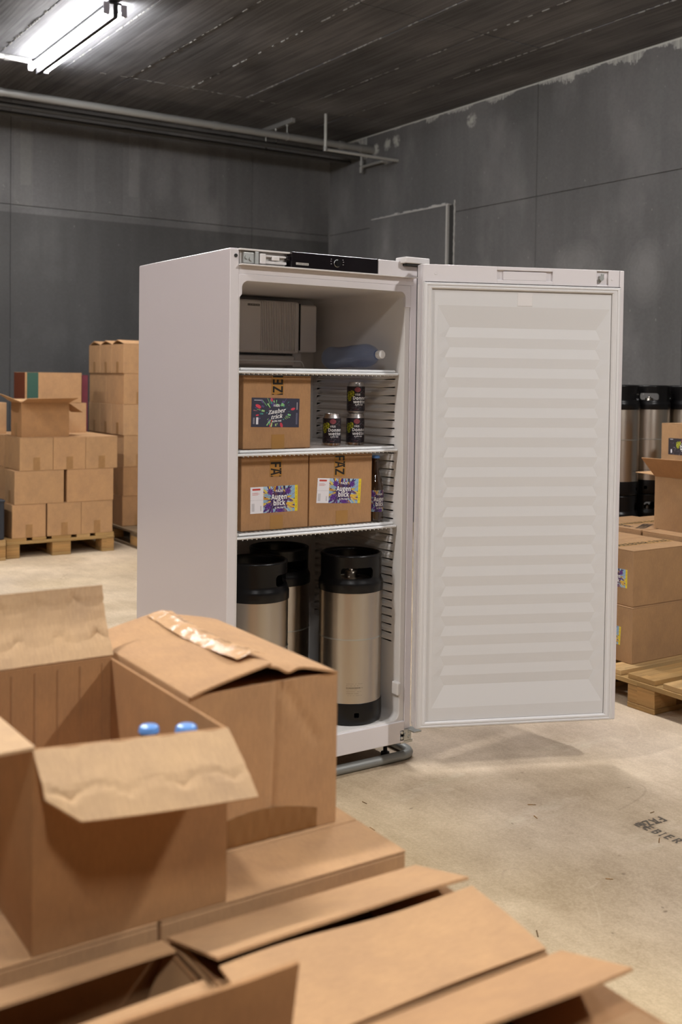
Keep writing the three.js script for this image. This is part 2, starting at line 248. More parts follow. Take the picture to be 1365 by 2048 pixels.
const floorTex = tex(canvas(2048, 2048, (c, w, h) => {
  c.drawImage(shade(w, h, (x, y) => { const a = fbm(x / 300 + 2, y / 340 + 8, 5), b = fbm(x / 60, y / 60 + 3, 4), s = fbm(x / 9, y / 34, 3), n = hsh(x, y), g = vn(x / 2.3, y / 2.3); const v = 190 + (a - .5) * 62 + (b - .5) * 34 + (s - .5) * 14 + (n - .5) * 14 + (g - .5) * 14, q = (fbm(x / 420 + 60, y / 420, 3) - .5) * 26; return [v + 2 + q * .3, v - 18, v - 46 - q]; }), 0, 0);
  const r = rng(16); for (let i = 0; i < 420; i++) { c.fillStyle = `rgba(70,55,40,${.1 + r() * .35})`; c.beginPath(); c.ellipse(r() * w, r() * h, .8 + r() * 2.6, .6 + r() * 1.8, r() * 3, 0, 6.3); c.fill(); }
  for (let i = 0; i < 160; i++) { c.strokeStyle = `rgba(${r() < .5 ? '235,220,200' : '110,92,74'},${.06 + r() * .14})`; c.lineWidth = .8 + r() * 2; c.beginPath(); const x = r() * w, y = r() * h; c.moveTo(x, y); c.quadraticCurveTo(x + (r() - .5) * 120, y + (r() - .5) * 90, x + (r() - .5) * 240, y + (r() - .5) * 200); c.stroke(); }
  for (let i = 0; i < 16; i++) { const x = r() * w, y = r() * h; for (let k = 0; k < 26; k++) { c.fillStyle = `rgba(232,222,206,${.03 + r() * .08})`; c.beginPath(); c.ellipse(x + (r() - .5) * 130, y + (r() - .5) * 40, 4 + r() * 22, 2 + r() * 7, 0, 0, 6.3); c.fill(); } }
}), true, THREE.MirroredRepeatWrapping);
const setUV = (g, f) => { const p = g.attributes.position, uv = g.attributes.uv; for (let i = 0; i < p.count; i++) { const q = f(p.getX(i), p.getY(i), p.getZ(i)); uv.setXY(i, q[0], q[1]); } return g; };
const rightUV = (g) => setUV(clean(g), (x, y, z) => [(z + 6.8) / 6, 1 - (3.88 - y) * PX / 1332]);
const backUV = (g) => setUV(clean(g), (x, y) => [(x + 1.28) / 6, 1 - (3.88 - y) * PX / 1332]);
const ceilUV = (g) => setUV(clean(g), (x, y, z) => [(x + 1.28) / 6, 1 - (z + 6.8) / 6]);
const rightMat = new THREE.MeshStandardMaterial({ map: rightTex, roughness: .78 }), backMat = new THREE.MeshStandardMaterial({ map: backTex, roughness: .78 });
const wallPlain = new THREE.MeshStandardMaterial({ color: new THREE.Color().setRGB(.15, .148, .145), roughness: .85 }), jointMat = new THREE.MeshStandardMaterial({ color: new THREE.Color().setRGB(.10, .10, .10), roughness: .9 });
const ceilMat = new THREE.MeshStandardMaterial({ map: ceilTex, bumpMap: ceilTex, bumpScale: .006, roughness: .8 });
const floorMat = new THREE.MeshStandardMaterial({ map: floorTex, bumpMap: floorTex, bumpScale: .0025, roughness: .62 });
{
  const fl = struct('floor', setUV(bx(XL, XR + .3, -.2, 0, ZB - .3, ZF), (x, y, z) => [(x + 2) / 5.2, (z + 3) / 5.2]), floorMat); fl.userData.label = 'worn beige concrete floor';
  // the right wall: backing and cast panels with recessed joints
  const wr = struct('wall_right', bx(XR + .012, XR + .3, 0, H + .2, ZB - .3, ZF), jointMat), j = .0022;
  const zs = [ZB, -5.2, -3.58, -2.05, .45, 2.95, ZF], ys = [0, 2.93, H];
  for (let i = 0; i < zs.length - 1; i++) for (let k = 0; k < 2; k++) struct('panel', rightUV(bx(XR, XR + .012, ys[k] + j, ys[k + 1] - (k ? 0 : j), zs[i] + (i && i !== 1 ? j : 0), zs[i + 1] - (i ? j : 0), .003)), rightMat, wr);
  const wb = struct('wall_back', bx(XL, XR + .3, 0, H + .2, ZB - .3, ZB - .012), jointMat), xs = [XL, -3.73, -1.23, 1.27, 3.77, XR];
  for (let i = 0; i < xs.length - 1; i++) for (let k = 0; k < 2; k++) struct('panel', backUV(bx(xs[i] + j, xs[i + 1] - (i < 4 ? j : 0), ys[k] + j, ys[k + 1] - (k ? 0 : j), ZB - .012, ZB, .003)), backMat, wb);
  struct('wall_left', bx(XL - .3, XL, 0, H + .2, ZB - .3, ZF + .3), wallPlain); struct('wall_front', bx(XL, XR + .3, 0, H + .2, ZF, ZF + .3), wallPlain);
  // the ceiling: board-marked concrete cast in strips with recessed and finned joints
  const ce = struct('ceiling', bx(XL, XR + .3, H + .014, H + .25, ZB - .3, ZF), jointMat), cx = []; for (let x = .235 - .549 * 13; x < XR; x += .549) cx.push(Math.max(x, XL)); cx.push(XR);
  const cz = [ZB, -5.49, -2.9, -.3, 2.3, 4.9, ZF], r = rng(4);
  for (let i = 0; i < cx.length - 1; i++) for (let k = 0; k < cz.length - 1; k++) { const d = (r() - .5) * .006, off = k === 0 ? .0 : 0; struct('panel', ceilUV(bx(cx[i] + .003 + off, cx[i + 1] - .003 + off, H + d, H + .014, cz[k] + .003, cz[k + 1] - .003, .002)), ceilMat, ce); }
  const finMat = new THREE.MeshStandardMaterial({ color: new THREE.Color().setRGB(.2, .2, .195), roughness: .9 });
  for (const x of cx) if (x > .5 && x < XR - .1) { const g = []; for (let z = -5.45; z < -1.5; z += .07) if (r() < .62) { const l = .02 + r() * .05, hh = .002 + r() * .006; g.push(bx(x - .003, x + .003 + r() * .003, H - hh, H + .004, z, z + l)); } struct('fin', merge(g), finMat, ce); }
  { const g = []; for (let x = 1.2; x < 4.2; x += .06) if (r() < .5) g.push(bx(x, x + .02 + r() * .04, H - .002 - r() * .004, H + .004, -5.493, -5.487)); struct('fin', merge(g), finMat, ce); }
  // sliding panel on the right wall with a pale unpainted edge and a dark slot beside it
  const pale = new THREE.MeshStandardMaterial({ color: new THREE.Color().setRGB(.5, .5, .49), roughness: .9 });
  const p = struct('trim_1', rightUV(bx(XR - .03, XR - .001, 0, 3.0, -5.98, -4.74, .004)), rightMat); p.userData.label = 'grey wall hatch panel with pale unpainted edges';
  { const g = []; for (let z = -5.95; z < -4.74; z += .05) g.push(bx(XR - .033 - r() * .004, XR - .002, 3.0, 3.006 + r() * .016 * (z > -5.7 ? 1.2 : .4), z, z + .052)); struct('edge', merge(g), pale, p); }
  struct('edge', bx(XR - .034, XR - .004, 0, 3.012, -4.74, -4.722, .003), pale, p); struct('slot', bx(XR - .006, XR - .001, 0, 3.0, -4.722, -4.655), darkGap, p);
  { const g = []; for (let y = 1.6; y < 3.02; y += .03) g.push(bx(XR - .006 - r() * .004, XR - .001, y, y + .031, -4.655, -4.648 + r() * .008)); struct('edge', merge(g), pale, p); }
  { const g = []; for (let y = 2.0; y < 3.7; y += .02) g.push(bx(XR - .004, XR + .002, y, y + .021, ZB - .002, ZB + .008 + r() * .005)); const s = struct('trim_2', merge(g), new THREE.MeshStandardMaterial({ color: new THREE.Color().setRGB(.16, .16, .16), roughness: .9 })); s.userData.label = 'thin pale sealed joint in the corner of the walls'; }
}
// ---------------------------------------------------------------- ceiling lights
const tubeGlow = new THREE.MeshStandardMaterial({ color: 0xffffff, emissive: LAMP_COLOUR, emissiveIntensity: LAMP_TUBE });
const lampWhite = new THREE.MeshStandardMaterial({ color: new THREE.Color().setRGB(.009, .009, .012), roughness: .6 }), lampCap = new THREE.MeshStandardMaterial({ color: new THREE.Color().setRGB(.35, .34, .4), roughness: .5 });
LAMPS.forEach(([x, z, turn, k, L], i) => {
  const y = H - .075;
  const t = thing('ceiling_light', ['twin tube fluorescent batten on the dark ceiling at top left', 'twin tube batten overhead to the right of the camera', 'twin tube batten mounted crosswise overhead left of the fridge', 'twin tube batten behind the camera on the left', 'twin tube batten overhead behind the open fridge door', 'twin tube batten overhead left behind the fridge'][i], 'ceiling light', null, x, H - .012, z);
  const add = (n, g, m) => part(n, g, m, t, true), yy = (v) => v - (H - .012);
  add('housing', merge([bx(-.017, .017, yy(H - .118), yy(H - .02), -L / 2, L / 2, .004), bx(-.045, .045, yy(H - .03), -.002, -L / 2, L / 2, .006)]), lampWhite);
  for (const s of [-1, 1]) {
    add('tube', cyl(.019, V(s * .062, yy(y), -L / 2 + .02), V(s * .062, yy(y), L / 2 - .02), 16), tubeGlow);
    for (const e of [-1, 1]) add('lamp_holder', bx(s * .062 - .02, s * .062 + .02, yy(y - .024), yy(H - .02), e * (L / 2 - .012) - .008, e * (L / 2 - .012) + .008, .003), lampCap);
  }
  const l = new THREE.RectAreaLight(LAMP_COLOUR, LAMP_DOWN * k, .15, L - .06); l.name = 'lamp_light'; l.position.set(0, yy(H - .122), 0); l.rotation.x = -Math.PI / 2; t.add(l);
  t.rotation.y = turn ? Math.PI / 2 : 0;
});
// ---------------------------------------------------------------- pipes under the ceiling
{
  const pipe = (label, g, m, extra = []) => { const t = thing('pipe', label, 'pipe', null, 0, 3.6, -6); part('run', g, m, t); for (const [n, gg] of extra) part(n, gg, m, t); return t; };
  const clamp = (y, z, r) => { const g = new THREE.TorusGeometry(r, .004, 8, 24); g.rotateY(Math.PI / 2); g.translate(3.7, y, z); return ['clamp', g]; };
  const cuff = (x, y, z, r) => ['coupling', cyl(r, V(x, y, z), V(x + .06, y, z), 16)];
  pipe('thick galvanised pipe along the back wall, nearest of three', cyl(.033, V(-7, 3.72, -5.98), V(4.6, 3.72, -5.98), 18), pipeMat, [clamp(3.72, -5.98, .036), cuff(.9, 3.72, -5.98, .038), cuff(2.9, 3.72, -5.98, .038), cuff(4.3, 3.72, -5.98, .04), ['elbow', cyl(.04, V(4.55, 3.72, -5.98), V(XR, 3.72, -5.98), 16)]]);
  pipe('dark middle pipe running along the back wall', cyl(.024, V(-7, 3.675, -6.2), V(XR, 3.675, -6.2), 14), darkPipe, [clamp(3.675, -6.2, .027), cuff(3.2, 3.675, -6.2, .029)]);
  pipe('thin dark pipe closest to the back wall', cyl(.02, V(-7, 3.655, -6.4), V(XR, 3.655, -6.4), 14), darkPipe, [clamp(3.655, -6.4, .023), cuff(2.2, 3.655, -6.4, .025)]);
  const b = thing('pipe_hanger', 'steel channel bracket on the ceiling carrying the three pipes', 'bracket', null, 3.7, H, -6.2);
  part('channel', merge([bx(3.68, 3.72, H - .045, H - .001, -6.46, -5.86, .002)]), pipeMat, b);
  for (const [z, y, r] of [[-5.98, 3.72, .036], [-6.2, 3.675, .027], [-6.4, 3.655, .023]]) { const rod = part('rod', cyl(.006, V(3.7, y + r + .0045, z), V(3.7, H - .03, z), 8), zinc, b); part('nut', cyl(.013, V(3.7, H - .06, z), V(3.7, H - .044, z), 6), zinc, b); }
  const d = thing('pipe', 'pale thin drop pipe from ceiling bending right near the corner', 'pipe', null, 3.87, H, -5.55);
  part('run', bendTube([V(3.87, H, -5.55), V(3.87, 3.545, -5.55), V(4.22, 3.545, -5.55), V(XR, 3.545, -5.55)], .014, .03), new THREE.MeshStandardMaterial({ color: new THREE.Color().setRGB(.42, .43, .42), roughness: .5 }), d);
  part('elbow', cyl(.021, V(3.87, 3.53, -5.55), V(3.87, 3.57, -5.55), 12), pipeMat, d);
  const s = thing('pipe', 'short stub pipe with tee fittings standing off the right wall', 'pipe', null, 4.6, 3.6, -6.05);
  part('run', bendTube([V(4.66, 3.70, -6.1), V(4.66, 3.56, -6.1), V(4.66, 3.56, -5.74), V(XR, 3.56, -5.74)], .014, .02), pipeMat, s);
  for (const y of [3.7, 3.6]) part('tee', cyl(.022, V(4.66, y - .02, -6.1), V(4.66, y + .02, -6.1), 12), pipeMat, s);
  part('tee', cyl(.02, V(4.66, 3.56, -6.1), V(4.66, 3.50, -6.1), 12), pipeMat, s); part('flange', cyl(.028, V(XR - .012, 3.56, -5.74), V(XR, 3.56, -5.74), 16), pipeMat, s);
  const c = thing('conduit', 'pale conduit across the ceiling ending at the tube light', 'conduit', null, .2, H, -5.42);
  part('run', cyl(.02, V(-5, H - .021, -5.44), V(1.03, H - .021, -5.44), 12), new THREE.MeshStandardMaterial({ color: new THREE.Color().setRGB(.55, .56, .54), roughness: .5 }), c);
  part('coupling', cyl(.024, V(.82, H - .024, -5.44), V(.86, H - .024, -5.44), 12), pipeMat, c);
}
const CT = 0;
// ---------------------------------------------------------------- refrigerator
const plane = (w, h, m, name, parent, x, y, z, rot = [0, 0, 0]) => { const g = m.alphaMap ? new THREE.PlaneGeometry(w, h) : new THREE.BoxGeometry(w, h, .0006); const u = g.attributes.uv; const o = new THREE.Mesh(g, m); o.name = name; o.position.set(x, y, z); o.rotation.set(...rot); parent.add(o); return o; };   // a thin sticker
{
  const F = thing('refrigerator', 'tall white refrigerator standing open in the middle of the room', 'refrigerator', null, .375, 0, -.37);
  const P = (n, g, m, p = F) => part(n, g, m, p);
  const Y0 = .084, Y1 = 1.803, D = .745;
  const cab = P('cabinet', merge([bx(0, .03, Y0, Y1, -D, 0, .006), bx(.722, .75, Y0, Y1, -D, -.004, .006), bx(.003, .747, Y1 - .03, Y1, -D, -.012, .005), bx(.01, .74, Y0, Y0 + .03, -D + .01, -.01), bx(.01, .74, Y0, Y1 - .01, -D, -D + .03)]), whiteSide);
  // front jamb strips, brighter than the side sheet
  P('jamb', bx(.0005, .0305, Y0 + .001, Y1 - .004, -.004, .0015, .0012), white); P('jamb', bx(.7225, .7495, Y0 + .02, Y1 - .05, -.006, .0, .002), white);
  // liner: ring extruded back from the front opening, with rounded corners
  const s = new THREE.Shape(); s.moveTo(.0305, .115); s.lineTo(.722, .115); s.lineTo(.722, 1.7215); s.lineTo(.0305, 1.7215); s.closePath();
  const hole = (x0, x1, y0, y1, r) => { const h = new THREE.Path(); h.moveTo(x0 + r, y0); h.lineTo(x1 - r, y0); h.absarc(x1 - r, y0 + r, r, -Math.PI / 2, 0); h.lineTo(x1, y1 - r); h.absarc(x1 - r, y1 - r, r, 0, Math.PI / 2); h.lineTo(x0 + r, y1); h.absarc(x0 + r, y1 - r, r, Math.PI / 2, Math.PI); h.lineTo(x0, y0 + r); h.absarc(x0 + r, y0 + r, r, Math.PI, 1.5 * Math.PI); return h; };
  s.holes.push(hole(.0385, .7, .162, 1.7, .028));
  const ring = new THREE.ExtrudeGeometry(s, { depth: .618, bevelEnabled: true, bevelThickness: .003, bevelSize: .003, bevelOffset: -.003, bevelSegments: 2, curveSegments: 10 }); ring.translate(0, 0, -.624);
  const liner = P('inner_liner', merge([uvBox(ring), bx(.0305, .722, .115, 1.72, -.66, -.615)]), linerMat);
  // ribs pressed into both side walls, three banks between the shelves
  const ribG = (() => { const sh = [[-.0115, 0], [-.006, .0075], [.003, .0085], [.0115, 0]], pos = [], zs = [-.585, -.55, -.15, -.055], k = [0, 1, 1, 0]; for (let i = 0; i < 3; i++) for (let j = 0; j < 3; j++) { const a = [sh[j][1] * k[i], sh[j][0], zs[i]], b = [sh[j + 1][1] * k[i], sh[j + 1][0], zs[i]], c = [sh[j + 1][1] * k[i + 1], sh[j + 1][0], zs[i + 1]], d = [sh[j][1] * k[i + 1], sh[j][0], zs[i + 1]]; for (const q of [a, b, c, a, c, d]) pos.push(-q[0], q[1], q[2]); }
    const g = new THREE.BufferGeometry(); g.setAttribute('position', new THREE.Float32BufferAttribute(pos, 3)); const o = toCreasedNormals(g, .9); return uvBox(o); })();
  const ribL = clean(ribG.clone()); ribL.scale(-1, 1, 1); { const p = ribL.attributes.position, n = ribL.attributes.normal; for (let i = 0; i < p.count; i += 3) for (const at of [p, n]) { const a = [at.getX(i), at.getY(i), at.getZ(i)], c = [at.getX(i + 2), at.getY(i + 2), at.getZ(i + 2)]; at.setXYZ(i, ...c); at.setXYZ(i + 2, ...a); } }
  for (let i = 0; i < 33; i++) { const y = .447 + i * .0297; if (y > 1.405) break; for (const [g, x] of [[ribG, .7], [ribL, .045]]) { const o = new THREE.Mesh(g, linerMat); o.name = 'rib'; o.position.set((x === .045 ? .0385 : x) - .375, y, .37); liner.add(o); } }
  P('corner_bracket', (() => { const s = new THREE.Shape(); s.moveTo(.0305, 1.64); s.lineTo(.0435, 1.656); s.lineTo(.0435, 1.676); s.absarc(.0665, 1.676, .023, Math.PI, Math.PI / 2, true); s.lineTo(.69, 1.699); s.absarc(.676, 1.676, .023, Math.PI / 2, 0, true); s.lineTo(.699, 1.645); s.lineTo(.7215, 1.645); s.lineTo(.7215, 1.7215); s.lineTo(.0305, 1.7215); s.closePath(); const g = new THREE.ExtrudeGeometry(s, { depth: .012, bevelEnabled: true, bevelThickness: .002, bevelSize: .002, bevelOffset: -.002, bevelSegments: 2 }); g.translate(0, 0, -.012); return uvBox(g); })(), white, liner);
  P('stand_block', bx(.688, .706, .252, .30, -.035, .003, .006), linerMat, liner);
  // fascia
  P('head_rail', merge([bx(.0305, .737, 1.7215, 1.748, -.02, .0005, .002)]), white);
  const head = P('head_box', merge([bx(.0305, .737, 1.748, 1.7525, -.05, .022, .001), bx(.0305, .737, 1.797, 1.8025, -.06, .008, .001), bx(.0305, .737, 1.75, 1.80, -.06, -.045)]), plastic);
  P('wiring_plate', bx(.036, .205, 1.7545, 1.796, -.044, -.006, .002), new THREE.MeshStandardMaterial({ color: new THREE.Color().setRGB(.5, .48, .46), roughness: .5 }), head);
  P('latch_plate', merge([bx(.046, .092, 1.757, 1.792, -.006, .002, .002), bx(.086, .1, 1.755, 1.796, -.006, .008, .002)]), zinc, head);
  for (const [x, y] of [[.058, 1.776], [.074, 1.771]]) P('screw', cyl(.007, V(x, y, .001), V(x, y, .006), 10), zinc, head);
  P('terminal_cover', merge([bx(.104, .125, 1.757, 1.79, -.006, .012, .003), bx(.125, .204, 1.759, 1.768, -.006, .008, .002), bx(.125, .204, 1.781, 1.787, -.006, .006, .002), bx(.15, .176, 1.770, 1.785, -.006, .012, .003)]), plastic, head);
  P('side_screw', cyl(.006, V(.019, 1.778, .001), V(.019, 1.778, .004), 12), darkGap);
  const pan = P('control_panel', merge([bx(.217, .5645, 1.7515, 1.8035, -.04, .02, .0025), bx(.205, .22, 1.775, 1.789, -.03, .012, .002)]), gloss);
  const knob = P('knob', merge([cyl(.012, V(.395, 1.777, .019), V(.395, 1.777, .03), 24, .011)]), blackPlastic, pan); P('knob_ring', (() => { const g = new THREE.TorusGeometry(.0118, .0014, 8, 32); g.translate(.395, 1.777, .0205); return g; })(), zinc, knob);
  const logoT = tex(canvas(256, 48, (c, w, h) => { c.fillStyle = '#0a090a'; c.fillRect(0, 0, w, h); c.fillStyle = '#cfcac4'; c.fillRect(4, 6, w - 8, h - 12); c.fillStyle = '#151314'; stretch(c, 'LIEBHERR', w / 2, h / 2, w - 22, 25); }));
  plane(.05, .0095, new THREE.MeshStandardMaterial({ map: logoT, roughness: .4 }), 'logo', pan, .257 - .375, 1.7655, .0206 + .37);
  for (const [x, y] of [[.371, 1.79], [.418, 1.79], [.37, 1.783], [.42, 1.783], [.371, 1.774], [.419, 1.774]]) P('dial_mark', bx(x - .002, x + .002, y - .0006, y + .0006, .0195, .0206), plastic, pan);
  P('fascia_cover', bx(.566, .736, 1.7515, 1.8035, -.04, .02, .003), white);
  P('hinge_cover', bx(.66, .767, 1.7955, 1.8175, -.01, .052, .004), plastic); P('hinge_arm', bx(.67, .75, 1.787, 1.7965, -.005, .045, .002), darkGap);
  // base
  P('base_panel', merge([bx(.0305, .72, Y0 - .003, .1585, -.03, .006, .003)]), white);
  const hb = P('hinge_bracket', merge([bx(.699, .752, .086, .128, -.002, .006, .003), bx(.735, .768, .122, .128, -.01, .045, .002), bx(.705, .76, .076, .086, -.05, .004, .002)]), zinc);
  for (const [x, y] of [[.708, .118], [.708, .098], [.724, .108], [.742, .098], [.742, .117]]) P('screw', merge([cyl(.0065, V(x, y, .005), V(x, y, .009), 12, .0055)]), zinc, hb);
  P('tube_skid', merge([bendTube([V(.02, .0175, -.70), V(-.03, .0175, -.70), V(-.03, .0175, -.032), V(.795, .0175, -.032), V(.795, .0175, -.70), V(.1, .0175, -.70)], .0172, .06), ]), galv);
  for (const z of [-.13, -.66]) P('cross_beam', bx(.01, .74, .045, .082, z, z + .04, .003), galv);
  for (const x of [.03, .72]) for (const z of [-.11, -.64]) P('foot', merge([cyl(.016, V(x, .0, z), V(x, .012, z), 14), cyl(.008, V(x, .01, z), V(x, .06, z), 10)]), darkGap);
  // wire shelves
  for (const y of [1.419, 1.147, .873]) {
    const sh = P('shelf', merge([cyl(.0045, V(.052, y - .0045, -.05), V(.693, y - .0045, -.05), 10), cyl(.004, V(.058, y - .006, -.07), V(.688, y - .006, -.07), 10), cyl(.004, V(.052, y - .006, -.6), V(.693, y - .006, -.6), 8), cyl(.004, V(.056, y - .006, -.6), V(.056, y - .006, -.05), 8), cyl(.004, V(.689, y - .006, -.6), V(.689, y - .006, -.05), 8)]), wireMat);
    const g = []; for (let x = .075; x < .68; x += .0176) { g.push(cyl(.0017, V(x, y - .0018, -.6), V(x, y - .0018, -.045), 6)); g.push(cyl(.0017, V(x, y - .018, -.05), V(x, y - .0195, -.034), 6)); } P('wire_grid', merge(g), wireMat, sh);
    P('front_rail', merge([bx(.041, .698, y - .0175, y - .0085, -.044, -.030, .004), bx(.062, .69, y - .0075, y + .0015, -.054, -.040, .004)]), wireMat, sh);
  }
  // cooling unit at the top back
  const ev = P('cooling_unit', merge([bx(.06, .565, 1.482, 1.682, -.61, -.50, .012), bx(.5668, .645, 1.488, 1.672, -.612, -.5025, .008)]), plastic);
  { const g = []; for (let x = .262; x < .30; x += .0105) g.push(bx(x, x + .0052, 1.487, 1.677, -.502, -.493, .002)); for (let x = .392; x < .545; x += .0074) g.push(bx(x, x + .0036, 1.49, 1.676, -.502, -.4955, .0012)); P('grille', merge(g), plastic, ev); }
  P('gap_line', bx(.5652, .5664, 1.495, 1.675, -.51, -.4992), darkGap, ev);
  const ll = tex(canvas(256, 40, (c, w, h) => { c.fillStyle = '#aaa39d'; c.fillRect(0, 0, w, h); c.fillStyle = '#1a1818'; c.fillRect(3, 4, w - 6, h - 8); c.fillStyle = '#b9b2ac'; stretch(c, 'LIEBHERR', w / 2, h / 2, w - 20, 20); }));
  plane(.052, .0085, new THREE.MeshStandardMaterial({ map: ll, roughness: .5 }), 'logo', ev, .36 - .375, 1.662, -.4992 + .37);
  const tray = P('drip_tray', merge([bx(.06, .56, 1.436, 1.474, -.60, -.525, .008), bx(.56, .60, 1.43, 1.486, -.60, -.545, .004)]), plastic); P('tray_wire', bendTube([V(.08, 1.452, -.50), V(.575, 1.452, -.50), V(.585, 1.43, -.50)], .0025, .01), wireMat, tray);
  P('drain_channel', merge([bx(.36, .40, .80, .86, -.615, -.6, .004), bx(.41, .43, .80, .86, -.615, -.596, .004), bx(.44, .47, .80, .86, -.615, -.6, .004)]), linerMat, liner);

  // ---- door, hinged at the right and swung wide open
  const a = v_(22.5), W = .745, T0 = .167, T1 = 1.788;
  function v_(d) { return d * Math.PI / 180; }
  const door = new THREE.Group(); door.name = 'door'; door.position.set(.6864 - .375, 0, .115 + .37); door.rotation.y = -a; F.add(door);
  const Q = (n, g, m) => part(n, g, m, door, true);
  Q('outer_panel', merge([bx(-.002, W + .003, T0 - .004, T1 + .002, -.062, -.051, .004), bx(-.002, .032, T0 - .004, T1 + .002, -.06, -.012, .005), bx(W - .042, W + .003, T0 - .004, T1 + .002, -.06, -.012, .005), bx(0, W, T0 - .004, T0 + .02, -.06, -.012, .005), bx(0, W, 1.705, T1 + .002, -.06, -.012, .005), bx(W - .012, W + .002, T0, T1, -.02, .0015, .003), bx(-.001, .010, T0, T1, -.02, .0005, .002), bx(0, W, T0 - .002, T0 + .008, -.02, .0, .002)]), white);
  Q('edge_strip', merge([bx(-.004, .0, T0 + .01, T1 - .065, -.036, -.030, .001), bx(-.004, .0, T0 + .01, T1 - .065, -.05, -.044, .001)]), plastic);
  const strip = (x0, x1, y0, y1) => bx(x0, x1, y0, y1, -.02, .002, .0018);
  // top strip with a handle recess and a lock recess
  Q('top_strip', merge([strip(.001, .269, 1.7285, T1), strip(.4755, .642, 1.7285, T1), strip(.686, .728, 1.7285, T1), strip(.2685, .476, 1.7285, 1.7415), strip(.2685, .476, 1.7755, T1), strip(.6415, .6865, 1.7285, 1.7345), strip(.6415, .6865, 1.7825, T1), bx(.268, .477, 1.74, 1.777, -.02, -.006), bx(.2925, .4525, 1.7418, 1.772, -.012, .0, .002), bx(.64, .688, 1.734, 1.784, -.02, -.005), strip(.7295, .7435, 1.7285, T1)]), white);
  const lock = Q('lock', merge([cyl(.0085, V(.6585, 1.7575, -.006), V(.6585, 1.7575, .008), 20), bx(.6545, .6665, 1.757, 1.7745, .003, .0075, .002), cyl(.006, V(.652, 1.748, -.005), V(.652, 1.748, .001), 14)]), zinc);
  for (const [x, y] of [[.0464, 1.7565], [.7006, 1.7557]]) Q('screw_cap', cyl(.0055, V(x, y, .001), V(x, y, .0035), 16, .004), white);
  // magnetic gasket, a ring with grooves
  { const prof = [[0, .0], [.001, .007], [.006, .011], [.013, .0115], [.014, .009], [.019, .009], [.02, .0105], [.027, .0095], [.0315, .006], [.033, -.002]], o = [.0015, T0 + .0005, W - .012, 1.7265], pos = [];
    const pt = ([d, z], c) => [c % 3 ? o[2] - d : o[0] + d, c < 2 ? o[1] + d * .72 : o[3] - d * .72, z]; const cs = [0, 1, 2, 3];
    for (let i = 0; i < prof.length - 1; i++) for (const c of cs) { const e = (c + 1) % 4, A = pt(prof[i], c), B = pt(prof[i], e), C = pt(prof[i + 1], e), Dd = pt(prof[i + 1], c); for (const q of [A, B, C, A, C, Dd]) pos.push(...q); }
    const g = new THREE.BufferGeometry(); g.setAttribute('position', new THREE.Float32BufferAttribute(pos, 3)); Q('gasket', uvBox(toCreasedNormals(g, .5)), gasketMat); }
  // pressed liner: flat rim, then a deep tray of horizontal ridges
  { const u0 = .034, u1 = W - .045, ra = .0555, rb = W - .0505, yb = .1915, yt = 1.702, rows = [[.2365, 0, 0], [.3135, .0105, .048]]; const n = 18, pitch = (1.573 - .3135) / n;
    for (let i = 0; i < n; i++) { rows.push([.3135 + pitch * (i + .5), .0080, .031]); rows.push([.3135 + pitch * (i + 1), .0105, .048]); } rows.push([1.648, 0, 0]);
    const pos = [], tri = (A, B, C) => pos.push(...A, ...B, ...C), quad = (A, B, C, Dd) => { tri(A, B, C); tri(A, C, Dd); }, z0 = .001;
    const pr = ([y, d, e]) => [[ra + e, y, z0 - d], [rb - e, y, z0 - d]];
    for (let i = 0; i < rows.length - 1; i++) { const [l0, r0] = pr(rows[i]), [l1, r1] = pr(rows[i + 1]); quad(l0, r0, r1, l1); quad([ra, rows[i][0], z0], l0, l1, [ra, rows[i + 1][0], z0]); quad(r0, [rb, rows[i][0], z0], [rb, rows[i + 1][0], z0], r1); quad([u0, rows[i][0], z0], [ra, rows[i][0], z0], [ra, rows[i + 1][0], z0], [u0, rows[i + 1][0], z0]); quad([rb, rows[i][0], z0], [u1, rows[i][0], z0], [u1, rows[i + 1][0], z0], [rb, rows[i + 1][0], z0]); }
    quad([u0, yb, z0], [u1, yb, z0], [u1, rows[0][0], z0], [u0, rows[0][0], z0]); const L = rows[rows.length - 1][0]; quad([u0, L, z0], [u1, L, z0], [u1, yt, z0], [u0, yt, z0]);
    const g = new THREE.BufferGeometry(); g.setAttribute('position', new THREE.Float32BufferAttribute(pos, 3)); g.computeVertexNormals();
    Q('door_liner', uvBox(g), new THREE.MeshStandardMaterial({ color: new THREE.Color().setRGB(.645, .635, .635), roughness: .42 }));
    Q('seam', merge([bx(u0, u1, yt - .0005, yt + .002, -.002, .0016), bx(u1 - .0005, u1 + .0018, yb, yt, -.002, .0016), bx(u0, u1, yb - .0018, yb, -.002, .0016)]), new THREE.MeshStandardMaterial({ color: new THREE.Color().setRGB(.2, .185, .18), roughness: .7 }));
    Q('tab', bx(.346, .4008, 1.6516, 1.6985, 0, .0022, .001), plastic); }
}
